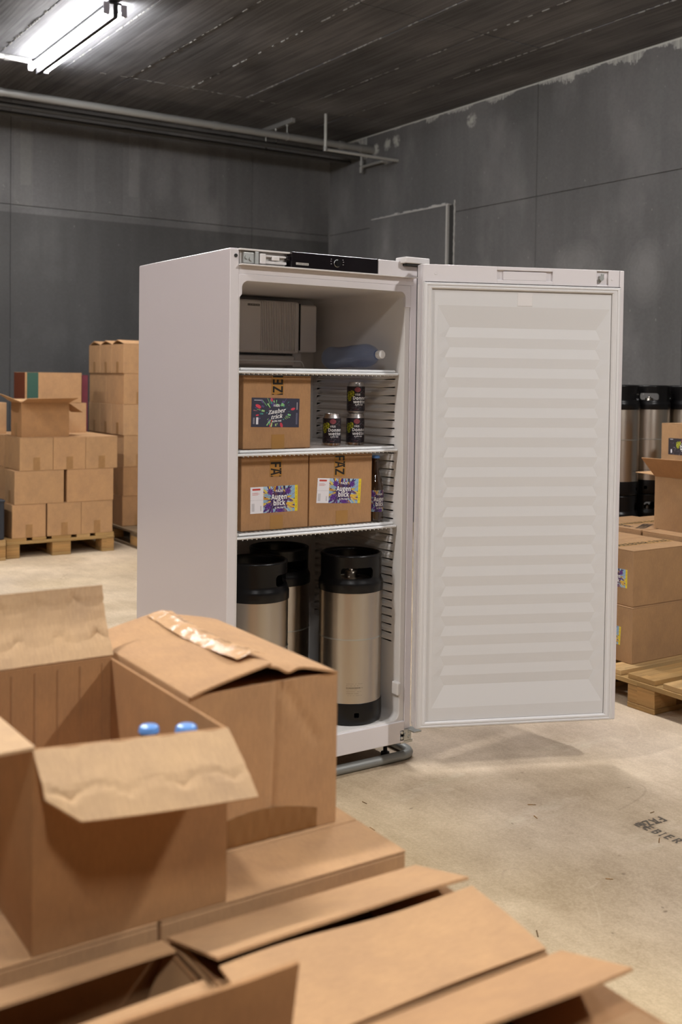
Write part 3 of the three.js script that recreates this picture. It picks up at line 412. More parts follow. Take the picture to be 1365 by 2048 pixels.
// ---------------------------------------------------------------- kegs
const kegBase = (() => {
  const k = new THREE.Group(); k.name = 'keg'; const L = (n, g, m) => part(n, g, m, k, true);
  const r = .1135;
  L('body', merge([lathe([[r, .07], [r, .30], [r + .0006, .3015], [r + .0006, .3045], [r, .306], [r, .478], [r - .004, .486], [.07, .505], [.03, .509], [0, .509]], 64)]), steel);
  L('weld', lathe([[r + .0002, .3005], [r + .0022, .3032], [r + .0002, .306]], 64), zinc);
  { const cut = new Brush(uvBox(lathe([[.098, .001], [r - .003, 0], [r + .001, .004], [r + .0035, .022], [r + .0025, .03], [r + .0035, .036], [r + .0025, .075], [.112, .078], [.100, .076], [.098, .001]], 64)));
    cut.updateMatrixWorld(); const b = new Brush(uvBox(new RoundedBoxGeometry(.018, .018, .05, 2, .004))); b.position.set(0, .036, r); b.updateMatrixWorld(); const ev = new Evaluator(); ev.useGroups = false; ev.attributes = ['position', 'normal', 'uv'];
    L('bottom_collar', ev.evaluate(cut, b, SUBTRACTION).geometry, blackPlastic); }
  { let br = new Brush(uvBox(lathe([[r - .002, .466], [r + .003, .468], [r + .0035, .494], [r + .0015, .503], [r - .003, .511], [r - .0045, .52], [r - .004, .585], [r - .002, .592], [r - .003, .598], [r - .008, .601], [r - .014, .598], [r - .016, .59], [r - .016, .50], [r - .002, .466]], 72)));
    br.updateMatrixWorld(); const ev = new Evaluator(); ev.useGroups = false; ev.attributes = ['position', 'normal', 'uv'];
    for (const s of [-1, 1]) { const h = new Brush(uvBox(new RoundedBoxGeometry(.116, .04, .09, 4, .013))); h.position.set(0, .537, s * r); h.updateMatrixWorld(); br = ev.evaluate(br, h, SUBTRACTION); br.updateMatrixWorld(); }
    L('top_collar', br.geometry, blackPlastic); }
  L('valve', merge([lathe([[0, .53], [.018, .53], [.022, .526], [.024, .512], [.032, .508]], 32), lathe([[.008, .531], [.009, .536], [0, .536]], 20)]), steel);
  return k;
})();
const kegs = [];
function keg(x, y, z, turn, s, label, group) { const k = kegs.length ? kegBase.clone() : kegBase; kegs.push(k); k.name = numbered('keg'); k.position.set(x, y, z); k.rotation.set(0, turn, 0); k.scale.setScalar(s); k.userData = {}; tag(k, label, 'keg', group); scene.add(k); return k; }
const kR = keg(.571, .165, -.132, -.36, 1.0, 'steel keg with black collars at right inside the fridge bottom', 'kegs in the fridge');
keg(.19, .165, -.155, .75, 1.0, 'steel keg at left in the fridge, partly behind the jamb', 'kegs in the fridge');
keg(.405, .165, -.365, .2, 1.0, 'steel keg at the back of the fridge between two others', 'kegs in the fridge');
{ // stamped print on the front keg
  const w = .07, h = .055, g = new THREE.CylinderGeometry(.1139, .1139, h, 16, 1, true, -w / 2 / .1139, w / .1139);
  const aT = alphaText(256, 200, (c) => { c.font = '15px sans-serif'; for (let i = 0; i < 7; i++) { c.fillStyle = `rgba(255,255,255,${.5 + (i % 3) * .15})`; const r = rng(i + 3); let x = 14; while (x < 225 - (i % 2) * 50) { const l = 4 + r() * 12; if (r() < .8) c.fillRect(x, 14 + i * 25, l, i === 2 ? 11 : 4); x += l + 4; } } });
  const o = new THREE.Mesh(g, new THREE.MeshStandardMaterial({ color: new THREE.Color().setRGB(.09, .07, .05), roughness: .6, alphaMap: aT, transparent: true })); o.name = 'print'; o.position.set(0, .125, 0); o.rotation.y = -.42 + .36; kR.add(o);
}
// ---------------------------------------------------------------- cartons
const cartons = new Map();
// long: which axis holds the long side ('x' or 'z'); tape runs along it and folds down over the two short ends
function carton(x0, x1, y0, y1, z0, z1, label, group, o = {}) {
  const w = x1 - x0, h = y1 - y0, d = z1 - z0, long = o.long ?? (w > d ? 'x' : 'z'), mi = o.mat ?? 0, key = [w.toFixed(3), h.toFixed(3), d.toFixed(3), long, mi, o.top ?? 0, o.notape ?? 0].join();
  let g = cartons.get(key); const first = !g;
  if (first) {
    g = new THREE.Group(); const m = CBS[mi]; const t = .004;
    part('body', bx(-w / 2, w / 2, 0, h - t, -d / 2, d / 2, .0035), m, g, true);
    if (long === 'x') { part('flap', bx(-w / 2, w / 2, h - t, h, .0015, d / 2, .0015), m, g, true); part('flap', bx(-w / 2, w / 2, h - t, h, -d / 2, -.0015, .0015), m, g, true); }
    else { part('flap', bx(.0015, w / 2, h - t, h, -d / 2, d / 2, .0015), m, g, true); part('flap', bx(-w / 2, -.0015, h - t, h, -d / 2, d / 2, .0015), m, g, true); }
    const tw = .026, e = .0007;
    if (!o.notape) for (const s of [-1, 1]) { const hgt = h * .4; part('tape', long === 'z' ? bx(-tw, tw, .003, hgt, s * d / 2 - (s < 0 ? e : 0), s * d / 2 + (s > 0 ? e : 0)) : bx(s * w / 2 - (s < 0 ? e : 0), s * w / 2 + (s > 0 ? e : 0), .003, hgt, -tw, tw), tapeSoft, g, true); }
    if (o.top) part('tape', long === 'z' ? bx(-tw, tw, h - .0002, h + e, -d / 2, d / 2) : bx(-w / 2, w / 2, h - .0002, h + e, -tw, tw), tapeSoft, g, true);
    cartons.set(key, g);
  } else g = g.clone();
  g.name = numbered('cardboard_box'); g.position.set((x0 + x1) / 2, y0, (z0 + z1) / 2); g.userData = {}; if (o.turn) g.rotation.y = o.turn;
  tag(g, label, 'box', group); scene.add(g); return g;
}
const sticker = (name, box, w, h, m, x, y, z, rot = [0, 0, 0]) => plane(w, h, m, name, box, x - box.position.x, y - box.position.y, z - box.position.z, rot);
const mapMat = (t, rough = .45) => new THREE.MeshStandardMaterial({ map: t, roughness: rough });
// inside the fridge
{
  const G = 'cartons in the fridge', zf = -.078;
  CBS.push(cbFridge); const o = { mat: 4, long: 'z', notape: 1 };
  const b1 = carton(.094, .358, 1.1485, 1.395, zf - .4, zf, 'carton with dark confetti label alone on the middle fridge shelf', G, o), b2 = carton(.09, .352, .8745, 1.126, zf - .4, zf, 'left of two cartons with purple label on the low fridge shelf', G, o), b3 = carton(.3565, .62, .8745, 1.121, zf - .4, zf, 'right of two cartons with purple label, beside the brown bottle', G, o);
  const L = (b, m, x, y, w, h, tilt) => sticker('label', b, w, h, m, x, y, zf + .0006, [0, 0, tilt]);
  const zm = mapMat(zauberLabel), am = mapMat(augenLabel);
  L(b1, zm, .218, 1.2705, .186, .098, -.02); L(b2, am, .2165, .977, .184, .089, .005); L(b3, am, .479, .9935, .184, .087, -.055);
  const T = (b, s, flip, x, y0, y1, st) => sticker('printed_tape', b, .047, y1 - y0, mapMat(printTape(s, flip, y1 - y0, st), .35), x, (y0 + y1) / 2, zf + .0006);
  T(b1, 'ÄZEB', 1, .225, 1.331, 1.395, -.0185); T(b2, 'FÄZ', 0, .222, 1.054, 1.125, .018); T(b3, 'FÄZE', 0, .481, 1.045, 1.12, -.002);
  for (const [b, x, y] of [[b1, .228, 1.148], [b2, .226, .875], [b3, .492, .875]]) sticker('tape', b, .05, .048, tapeMat, x, y + .0245, zf + .0005);
  part('tape', bx(.197, .247, 1.1255, 1.1265, zf - .38, zf), tapeMat, b2); part('tape', bx(.457, .507, 1.1205, 1.1215, zf - .38, zf), tapeMat, b3);
}
// ---------------------------------------------------------------- cans and bottles in the fridge
{
  const can = new THREE.Group(); const wrap = lathe([[.0325, .009], [.0331, .014], [.0331, .094], [.0328, .098]], 48); const tin = new THREE.MeshStandardMaterial({ color: new THREE.Color().setRGB(.62, .6, .6), metalness: 1, roughness: .3 });
  part('sleeve', wrap, new THREE.MeshStandardMaterial({ map: canWrap, roughness: .34, metalness: .3 }), can, true);
  part('base', lathe([[0, .004], [.022, .004], [.0245, 0], [.0262, .0015], [.0325, .009]], 40), tin, can, true); part('rim', lathe([[.0328, .098], [.0275, .1095], [.0268, .111], [.0277, .1125], [.0272, .1145], [.0262, .1135], [.0256, .109], [0, .109]], 40), tin, can, true); part('ring_pull', merge([bx(-.012, .010, .1092, .1104, -.006, .006, .0005)]), tin, can, true);
  [[.506, 1.1478, -.172, 2.70, 'dark beer can standing alone to the left of two stacked cans'], [.607, 1.1478, -.170, 2.72, 'lower dark beer can of the stack of two in the fridge'], [.6075, 1.2624, -.170, 2.76, 'upper dark beer can of the stack of two in the fridge']].forEach(([x, y, z, t, l], i) => { const c = i ? can.clone() : can; c.name = numbered('beer_can'); c.position.set(x, y, z); c.rotation.set(0, t + CT, 0); c.userData = {}; tag(c, l, 'can', 'beer cans in the fridge'); scene.add(c); });
}
function beerBottle(x, y, z, s, turn, label, group) {
  const b = thing('beer_bottle', label, 'bottle', group, x, y, z); b.rotation.y = turn; b.scale.setScalar(s);
  part('glass', lathe([[0, .004], [.022, .002], [.028, .0], [.0305, .004], [.0305, .122], [.0295, .134], [.025, .150], [.018, .166], [.0142, .182], [.0130, .215], [.0136, .219], [.0142, .222], [.0135, .227], [.0122, .232]], 40), amber, b, true);
  const cap = [[0, .2385], [.012, .2385], [.0148, .2365], [.0162, .2295], [.0158, .2285]]; const g = lathe(cap, 42); const p = g.attributes.position; for (let i = 0; i < p.count; i++) { const r = Math.hypot(p.getX(i), p.getZ(i)); if (p.getY(i) < .233) { const k = 1 + .035 * Math.cos(Math.atan2(p.getZ(i), p.getX(i)) * 21); p.setX(i, p.getX(i) * k); p.setZ(i, p.getZ(i) * k); } } g.computeVertexNormals();
  part('cap', g, capBlue, b, true); return b;
}
{
  const b = beerBottle(.654, .8735, -.105, 1.0, -1.55 + CT, 'brown beer bottle with blue cap beside cartons in the fridge');
  part('label', lathe([[.0308, .036], [.0308, .114]], 48), new THREE.MeshStandardMaterial({ map: bottleWrap, roughness: .45 }), b, true);
  // plastic water bottle lying on the top shelf
  const pet = thing('water_bottle', 'bluish plastic water bottle lying on the top fridge shelf', 'bottle', null, .607, 1.4205 + .0435, -.36);
  const prof = [[0, 0], [.030, .0], [.038, .006], [.043, .02]]; for (let i = 0; i < 9; i++) { const t = .032 + i * .0155; const R = .043 - .0035 * Math.sin(i / 8 * Math.PI); prof.push([R, t], [R - .0036, t + .0078]); } prof.push([.043, .185], [.0435, .215], [.041, .235], [.033, .258], [.02, .277], [.0145, .286], [.0135, .30]);
  const petMat = new THREE.MeshPhysicalMaterial({ color: new THREE.Color().setRGB(.68, .76, .93), transmission: .95, thickness: 0, roughness: .12, ior: 1.5, clearcoat: .5 });
  const g1 = part('shell', lathe(prof, 48), petMat, pet, true); part('cap', lathe([[0, .312], [.0135, .312], [.015, .31], [.0152, .29], [.014, .289]], 28), new THREE.MeshStandardMaterial({ color: new THREE.Color().setRGB(.8, .8, .8), roughness: .4 }), pet, true);
  part('collar_ring', lathe([[.0135, .283], [.017, .2835], [.017, .2855], [.0135, .286]], 28), petMat, pet, true);
  pet.quaternion.setFromUnitVectors(V(0, 1, 0), V(.03, .012, .30).normalize());
}
// ---------------------------------------------------------------- pallets
function pallet(x0, x1, z0, z1, y1, along, label, group, mats = woods, nb = 5) {   // top boards run along the given axis
  const t = thing('pallet', label, 'pallet', group, (x0 + x1) / 2, 0, (z0 + z1) / 2), k = y1 / .144, r = rng(Math.round(x0 * 900 + z0 * 70));
  const U0 = along === 'x' ? x0 : z0, U1 = along === 'x' ? x1 : z1, W0 = along === 'x' ? z0 : x0, W1 = along === 'x' ? z1 : x1, Wd = W1 - W0;
  const b = (n, u0, u1, ya, yb, w0, w1, m) => part(n, along === 'x' ? bx(u0, u1, ya * k, yb * k, w0, w1, .003) : bx(w0, w1, ya * k, yb * k, u0, u1, .003), m ?? mats[Math.floor(r() * mats.length)], t);
  const ws = nb === 5 ? [.18, .125, .18, .125, .18] : Array(nb).fill(.78 / nb); const gap = (1 - ws.reduce((a, c) => a + c)) / (ws.length - 1); let w = 0;
  for (const s of ws) { b('top_board', U0 + r() * .006, U1 - r() * .006, .122, .144, W0 + w * Wd, W0 + (w + s) * Wd); w += s + gap; }
  for (const u of [0, .5, 1]) { const uc = U0 + (U1 - U0) * u, u0 = Math.min(Math.max(uc - .0725, U0), U1 - .145); b('cross_board', u0, u0 + .145, .1, .1215, W0, W1);
    for (const v of [0, .5, 1]) { const bw = v === .5 ? .145 : .1, vc = W0 + Wd * v, v0 = Math.min(Math.max(vc - bw / 2, W0), W1 - bw); b('block', u0 + .002, u0 + .143, .0225, .0995, v0, v0 + bw, chipWood); } }
  for (const v of [0, .5, 1]) { const bw = v === .5 ? .145 : .1, vc = W0 + Wd * v, v0 = Math.min(Math.max(vc - bw / 2, W0), W1 - bw); b('bottom_board', U0, U1, 0, .022, v0, v0 + bw); }
  return t;
}
// ---------------------------------------------------------------- stacks behind the fridge on the left
const LS = 'cartons stacked on the left pallet';
pallet(.715, 1.56, -6.15, -4.95, .149, 'z', 'pale wooden pallet under the left carton stack');
{
  const zf = -4.955, a = (x0, x1, r, d, l, m, o = {}) => carton(x0, x1, [.1495, .4025, .6555][r] , [.4020, .655, .9065][r], zf - d - (o.dz ?? 0), zf - (o.dz ?? 0), l, LS, { mat: m, ...o });
  a(.757, 1.014, 0, .4, 'left carton of the bottom row on the left pallet', 0, { long: 'z' }); a(1.026, 1.292, 0, .4, 'middle carton of the bottom row on the left pallet', 1, { long: 'z' }); a(1.294, 1.548, 0, .4, 'right carton of the bottom row on the left pallet', 1, { long: 'z' });
  a(.774, 1.153, 1, .26, 'left wide carton of the second row on the left pallet', 1, { long: 'x' }); a(1.178, 1.553, 1, .26, 'right wide carton of the second row on the left pallet', 0, { long: 'x' });
  a(.813, 1.068, 2, .4, 'left carton of the third row, under the open carton', 1, { long: 'z' }); a(1.0705, 1.325, 2, .4, 'middle carton of the third row on the left pallet', 0, { long: 'z' }); a(1.327, 1.584, 2, .4, 'right carton of the third row, overhanging the left pallet', 1, { long: 'z' });
  const hid = 'rear cartons hidden in the left pallet stack', hw = ['left bottom', 'right bottom', 'left second row', 'right second row'];
  [[.76, 1.155, 0], [1.16, 1.555, 0], [.77, 1.16, 1], [1.165, 1.555, 1]].forEach(([x0, x1, r], i) => carton(x0, x1, [.1495, .4025][r], [.4020, .655][r], zf - .90, zf - .42, hw[i] + ' rear carton behind the front of the left stack', hid, { mat: 2, long: 'x' }));
  carton(.813, 1.195, .6555, .9065, zf - .9, zf - .42, 'left third row rear carton behind the open carton', hid, { mat: 2, long: 'x' }); carton(1.2, 1.584, .6555, .9065, zf - .9, zf - .42, 'right third row rear carton of the left stack, its top just showing', hid, { mat: 2, long: 'x' });
  // on top
  const b2 = carton(1.14, 1.532, .907, 1.152, zf - .86, zf - .56, 'plain carton on the left stack, right behind the open carton', LS, { mat: 2, long: 'x' });
  carton(.42, .885, .907, 1.155, zf - .9, zf - .6, 'carton at the left picture edge behind the open carton', LS, { mat: 2, long: 'x' });
  const g = carton(1.02, 1.49, 1.153, 1.40, zf - .86, zf - .56, 'wide carton with dark green tape band, topmost on the left stack', LS, { mat: 0, long: 'x', notape: 1 });
  const green = new THREE.MeshStandardMaterial({ color: new THREE.Color().setRGB(.035, .10, .075), roughness: .5 }), rust = new THREE.MeshStandardMaterial({ color: new THREE.Color().setRGB(.20, .05, .02), roughness: .6 });
  part('green_band', bx(1.035, 1.128, 1.155, 1.399, zf - .5605, zf - .559), green, g); part('rust_side', bx(1.0185, 1.0202, 1.154, 1.398, zf - .857, zf - .563), rust, g);
  const ma = new THREE.MeshStandardMaterial({ color: new THREE.Color().setRGB(.20, .035, .06), map: cbTex, roughness: .7 });
  const m = thing('cardboard_box', 'dark maroon box between the left stack and the tall stack', 'box', null, 1.56, .907, zf - .8); part('body', bx(1.536, 1.588, .907, 1.376, zf - .90, zf - .68, .004), ma, m); part('lid', bx(1.535, 1.589, 1.3762, 1.383, zf - .901, zf - .679, .003), ma, m);
}
function openBox(label, group, x0, x1, y0, y1, z0, z1, m, t = .005) {
  const b = thing('open_cardboard_box', label, 'box', group, (x0 + x1) / 2, y0, (z0 + z1) / 2);
  part('body', merge([bx(x0 + t, x1 - t, y0 + .0005, y0 + t, z0 + t, z1 - t), bx(x0, x0 + t, y0, y1, z0, z1, .0012), bx(x1 - t, x1, y0, y1, z0, z1, .0012), bx(x0 + t - .0008, x1 - t + .0008, y0, y1 - .0004, z0 + .0003, z0 + t, .001), bx(x0 + t - .0008, x1 - t + .0008, y0, y1 - .0004, z1 - t, z1 - .0003, .001)]), m, b);
  return b;
}
const quadSheet = (A, B, C, D, t, nu = 1, nv = 1, f) => sheet((u, v) => { const p = A.clone().multiplyScalar((1 - u) * (1 - v)).addScaledVector(B, u * (1 - v)).addScaledVector(C, u * v).addScaledVector(D, (1 - u) * v); if (f) f(p, u, v); return p; }, nu, nv, t);
{ // open carton on top of the left stack
  const b = openBox('open carton with flaps splayed out on top of the left stack', LS, .838, 1.207, .907, 1.172, -5.27, -5.0, cbE);
  part('flap', quadSheet(V(.838, 1.172, -5.0), V(1.207, 1.172, -5.0), V(1.24, 1.212, -4.88), V(.85, 1.205, -4.88), .004), cbD, b);
  part('flap', quadSheet(V(.842, 1.172, -5.27), V(.842, 1.172, -5.0), V(.715, 1.225, -4.99), V(.73, 1.24, -5.27), .004), cbC, b);
  part('flap', quadSheet(V(1.203, 1.172, -5.0), V(1.203, 1.172, -5.27), V(1.32, 1.09, -5.27), V(1.325, 1.095, -5.02), .004), cbC, b);
  part('flap', quadSheet(V(1.207, 1.172, -5.265), V(.838, 1.172, -5.265), V(.838, 1.19, -5.4), V(1.207, 1.19, -5.4), .004), cbC, b);
  part('tape', bx(.8372, .8382, .91, 1.01, -5.16, -5.11), tapeSoft, b);
}
{ // dark crate and pallet at the very left
  pallet(-.12, .697, -6.1, -4.9, .153, 'z', 'pale wooden pallet cut by the left picture edge');
  const c = thing('crate', 'blue-black plastic crate on the pallet at the left edge', 'crate', null, .48, .153, -5.1);
  const cm = new THREE.MeshStandardMaterial({ color: new THREE.Color().setRGB(.018, .022, .032), roughness: .5 });
  part('body', bx(.29, .688, .1535, .44, -5.3, -4.905, .012), cm, c); part('rim', bx(.286, .692, .43, .452, -5.304, -4.901, .008), cm, c);
}
{ // tall stack: six rows of cartons against the back wall
  const T = 'cartons of the tall stack', ys = [.1345, .383, .627, .888, 1.1455, 1.401, 1.645], X = 1.772, words = ['bottom row', 'second row', 'third row', 'fourth row', 'fifth row', 'top row'];
  pallet(1.745, 2.545, -6.14, -4.93, .134, 'z', 'dark weathered pallet under the tall stack half hidden by the fridge', null, [oldWood, oldWood, woods[1]]);
  for (let r = 0; r < 6; r++) {
    const three = r % 2 === 1 || r === 3, n = three ? 3 : 2, d = .81 / n, nm = three ? ['front', 'middle', 'rear'] : ['front', 'rear'];
    for (let i = 0; i < n; i++) { const z1 = -5.3 - i * d; const w = three ? .39 : .27, xs = (r * 37 % 5 - 2) * .002;
      carton(X + xs, X + w + xs, ys[r] + .0005, ys[r + 1], z1 - d + .003, z1, `${nm[i]} carton of the ${words[r]} in the tall stack`, T, { mat: [3, 3, 1, 2, 0, 0][r], long: three ? 'x' : 'z' });
      if (i === 0) carton(X + w + .004 + xs, X + 2 * w + xs, ys[r] + .0005, ys[r + 1], z1 - d + .003, z1, `inner front carton of the ${words[r]}, partly behind the fridge`, T, { mat: [3, 3, 1, 2, 0, 0][r], long: three ? 'x' : 'z' });
      if (r === 5) { const f = scene.children[scene.children.length - (i === 0 ? 2 : 1)], zc = z1 - d / 2, y = 1.645; for (const s of [-1, 1]) part('raised_flap', quadSheet(V(X, y, zc + s * d / 2), V(X + .38, y, zc + s * d / 2), V(X + .38, y + .03, zc + s * .004), V(X - .01, y + .033 - i * .004, zc + s * .004), .003), cbA, f); }
    }
  }
}
// ---------------------------------------------------------------- right side: pallet, cartons, kegs
{
  pallet(1.955, 3.155, -.38, .42, .144, 'x', 'wooden pallet with projecting boards under the right cartons');
  pallet(1.965, 3.33, -.94, -.385, .144, 'x', 'rear wooden pallet hidden behind the right cartons', null, woods, 4);
  CBS.push(CB(.45, .265, .13)); const R = 'cartons on the right pallets', C = (x0, x1, y0, y1, z0, z1, l, o) => carton(x0, x1, y0, y1, z0, z1, l, R, o);
  const d = 5;
  const lo = C(2.072, 2.482, .1445, .394, -.405, -.135, 'lower right carton on the pallet beside the fridge door', { mat: d, long: 'x', notape: 1 }), up = C(2.082, 2.492, .3945, .645, -.41, -.145, 'upper right carton with black tape print on its pale top', { mat: d, long: 'x', notape: 1 });
  const am = mapMat(augenLabel); for (const [b, x, y] of [[lo, 2.072, .262], [up, 2.082, .515]]) sticker('label', b, .17, .082, am, x - .0006, y, (b === up ? -.262 : -.285), [0, -Math.PI / 2, b === lo ? -.05 : 0]);
  const txt = (s, w = 512) => alphaText(w, 96, (c) => stretch(c, s, w / 2, 48, w - 16, 90)); const ink = (t) => new THREE.MeshStandardMaterial({ color: new THREE.Color().setRGB(.02, .017, .014), roughness: .8, alphaMap: t, transparent: true });
  const T1 = ink(txt('FÄZEBIER FÄZE', 768));
  const topPrint = (b, x, y, z, w, h, rot) => { part('tape', bx(x - .2, x + .2, y - .0002, y + .0006, z - .028, z + .028), new THREE.MeshStandardMaterial({ color: new THREE.Color().setRGB(.52, .3, .11), roughness: .35 }), b); sticker('print', b, w, h, T1, x, y + .001, z, [-Math.PI / 2, 0, rot]); };
  topPrint(up, 2.288, .645, -.288, .39, .046, 0);
  // the cartons behind and beside it
  const o2 = { mat: d, long: 'x', notape: 1 }, oz = { mat: d, long: 'z', notape: 1 };
  C(2.085, 2.492, .3945, .6445, -.69, -.416, 'carton behind the upper right carton, beside the door edge', o2); C(2.08, 2.49, .1445, .394, -.69, -.412, 'low rear carton hidden behind the door edge', o2);
  const A = C(2.502, 2.905, .4055, .667, -.88, -.473, 'carton with black tape print on top in front of the kegs', o2), B = C(2.504, 2.905, .4055, .667, -.462, -.19, 'carton under the open carton on the right', o2);
  C(2.5, 2.905, .1445, .405, -.88, -.473, 'bottom carton in front of the kegs, hidden by others', o2); C(2.5, 2.905, .1445, .405, -.462, -.19, 'bottom carton under the open right carton column', o2);
  C(2.91, 3.27, .1445, .405, -.83, -.41, 'bottom carton of the labelled carton column at right', oz); C(2.91, 3.27, .4055, .667, -.83, -.41, 'middle carton of the labelled carton column at right', oz);
  topPrint(A, 2.70, .667, -.672, .38, .036, 0); { const q = ink(txt('FÄZEBIER')); sticker('print', A, .2, .05, q, 2.63, .6682, -.56, [-Math.PI / 2, 0, .5]); sticker('print', A, .22, .035, q, 2.56, .6682, -.68, [-Math.PI / 2, 0, Math.PI / 2]); }
  C(3.045, 3.31, .6675, .919, -.81, -.40, 'carton hidden behind the open right carton', oz);
  const lb = C(3.045, 3.31, .9195, 1.170, -.812, -.40, 'carton with dark hop label standing behind the open right carton', oz);
  sticker('label', lb, .20, .088, mapMat(donnerLabel), 3.0445, 1.048, -.663, [0, -Math.PI / 2, 0]); sticker('printed_tape', lb, .047, .085, mapMat(printTape('FÄZEB', 0, .085, -.012), .4), 3.0445, 1.127, -.606, [0, -Math.PI / 2, 0]);
  const b = openBox('open carton with raised front flap on the right stack', R, 2.62, 3.03, .6675, .929, -.49, -.22, CBS[d]);
  part('flap', quadSheet(V(2.62, .929, -.49), V(2.62, .929, -.22), V(2.535, 1.024, -.205), V(2.538, 1.02, -.505), .004), CB(.40, .21, .09), b);
  part('flap', quadSheet(V(2.625, .929, -.487), V(3.03, .929, -.487), V(3.03, .934, -.615), V(2.622, .934, -.615), .003), cbC, b);
  part('flap', quadSheet(V(3.03, .929, -.225), V(2.625, .929, -.225), V(2.62, 1.0, -.13), V(3.03, 1.0, -.13), .003), cbD, b);
  // kegs stacked two high
  pallet(2.95, 3.95, -1.75, -.95, .121, 'x', 'pallet hidden under the stacked kegs');
  const K = 'stacked kegs at the right wall';
  [[3.11, -1.18, 'left', .3], [3.36, -1.17, 'middle', -.95], [3.595, -1.085, 'right', .9]].forEach(([x, z, w, t]) => { keg(x, .121, z, t + .5, 1.0407, `lower keg under the ${w} one of the upper kegs at right`, K); keg(x, .7465, z, t, 1.0407, `upper ${w} keg of the stack right of the fridge door`, K); });
}
// ---------------------------------------------------------------- foreground pallet of cartons
const FG = 'cartons on the near pallet';
{
  pallet(-1.415, -.6, 1.16, 2.36, .144, 'z', 'wooden pallet under the near carton stack');
  // lower layer, hidden under the visible one
  const rw = ['rearmost', 'second', 'third', 'nearest'];
  for (const [x0, x1, w] of [[-1.4, -1.003, 'left'], [-1, -.605, 'right']]) for (const [i, [z0, z1]] of [[1.18, 1.455], [1.458, 1.735], [1.79, 2.07], [2.08, 2.355]].entries()) carton(x0, x1, .1445, .3965, z0, z1, `${rw[i]} ${w} carton of the bottom layer of the near stack`, 'bottom layer of the near stack', { mat: 1, long: 'x' });
  carton(-.993, -.576, .397, .6495, 1.46, 1.733, 'flat carton under the taped carton, its right corner showing', FG, { mat: 2, long: 'x' });
  carton(-1.412, -.997, .397, .6495, 1.46, 1.735, 'carton under the open bottle carton at lower left', FG, { mat: 2, long: 'x' });
  carton(-.993, -.58, .397, .6495, 1.18, 1.457, 'carton under the rear end of the taped carton', FG, { mat: 2, long: 'x' }); carton(-1.412, -.997, .397, .6495, 1.18, 1.457, 'rear left carton of the second layer in the near stack', FG, { mat: 2, long: 'x' });
}
const dent = (cx, cy, rx, ry, u, v) => { const q = ((u - cx) / rx) ** 2 + ((v - cy) / ry) ** 2; return Math.exp(-q); };
// pressed marks of bottle tops across a flap: rounded scallops with sharp lower creases
const scallops = (u, v, n, off, rows) => { let s = 0; for (const [v0, w] of rows) { const a = Math.abs(Math.sin(Math.PI * (u * n + off + (v0 > .5 ? .5 : 0)))), line = v0 + .13 - .15 * Math.pow(a, .7), d = v - line; s += w * (-Math.exp(-((d / .045) ** 2)) * (.45 + .75 * (1 - a)) + .55 * Math.exp(-(((d + .10) / .09) ** 2)) * a + .4 * Math.exp(-(((d - .09) / .08) ** 2))); } return s; };
{ // open carton with bottles
  const x0 = -1.169, x1 = -.893, y0 = .6505, z0 = 1.297, z1 = 1.733, t = .005;
  const b = thing('open_cardboard_box', 'large open carton with dented flaps holding blue capped bottles', 'box', FG, (x0 + x1) / 2, y0, (z0 + z1) / 2);
  const top = .902, fl = .916, fr = .898;                        // the front edge sags to the right
  part('body', merge([bx(x0 + t, x1 - t, y0 + .0005, y0 + t, z0 + t, z1 - t), bx(x1 - t, x1, y0, top - .004, z0, z1 - t + .0005, .0015), bx(x0 + t, x1 - t, y0, top, z0 + .0003, z0 + t, .001), quadSheet(V(x0, y0, z1 - t), V(x1, y0, z1 - t), V(x1, fr, z1 - t), V(x0, fl, z1 - t), t), quadSheet(V(x0 + .0002, y0, z1 - t), V(x0 + .0002, y0, z0), V(x0 + .0002, top, z0), V(x0 + .0002, fl, z1 - t), t)]), cbE, b);
  { const g = []; for (let x = x0 + .02; x < x1 - .02; x += .039) g.push(bx(x, x + .003, y0 + .01, top - .01, z0 + t, z0 + t + .0012)); part('flute_line', merge(g), cbD, b); }
  const fa = V(x0, fl, z1), fb = V(x1, fr, z1), dirL = V(.0, -.078, .074), dirR = V(.004, -.078, .083);
  part('flap', sheet((u, v) => { const w = v; const p = fa.clone().lerp(fb, u), q = dirL.clone().lerp(dirR, u); p.addScaledVector(q, w); p.y += .010 * Math.sin(w * 1.9) * (1 - .2 * u); p.z += .006 * w * Math.sin(u * 3.1); const c = Math.max(0, .13 - u) / .13, k = Math.max(0, w - (1 - .33 * c)); p.y += k * .07; p.z -= k * .06; const n = scallops(u, w, 3.7, .1, [[.62, 1]]) * (.0026 + .0009 * Math.sin(u * 9 + 1)) + .0009 * Math.sin(u * 26) * (1 - w); p.y += n * .7; p.z += n * .7; return p; }, 96, 40, .004), cbIn, b);
  part('flap', sheet((u, v) => { const p = V(x0 + (x1 - x0) * u, top, z0 + .002); p.y += .112 * v; p.z -= (.066 * v + .012 * Math.sin(v * 3)); p.x += .004 * v; const n = scallops(u, v, 4.0, .3, [[.22, 1], [.74, .8]]) * (.0024 + .0009 * Math.sin(u * 8)) + .0008 * Math.sin(u * 31); p.z += n * .9; p.y += n * .4; return p; }, 96, 36, .004), cbIn, b);
  part('flap', quadSheet(V(x0 + .003, fl, z1), V(x0 + .003, top, z0), V(x0 - .138, top - .006, z0), V(x0 - .14, fl - .004, z1 - .01), .004, 8, 4), cbIn, b);
  // bottles
  const B = 'blue capped bottles in the open carton', s = .97;
  const zs = [1.62, 1.555, 1.49, 1.425, 1.36]; const words = [['left front bottle with blue cap in the open carton', 'right front bottle with blue cap in the open carton']];
  beerBottle(-.966, y0 + .0055, 1.626, s * .985, .3, words[0][0], B); beerBottle(-.934, y0 + .0055, 1.684, s * 1.035, .3, words[0][1], B);
}
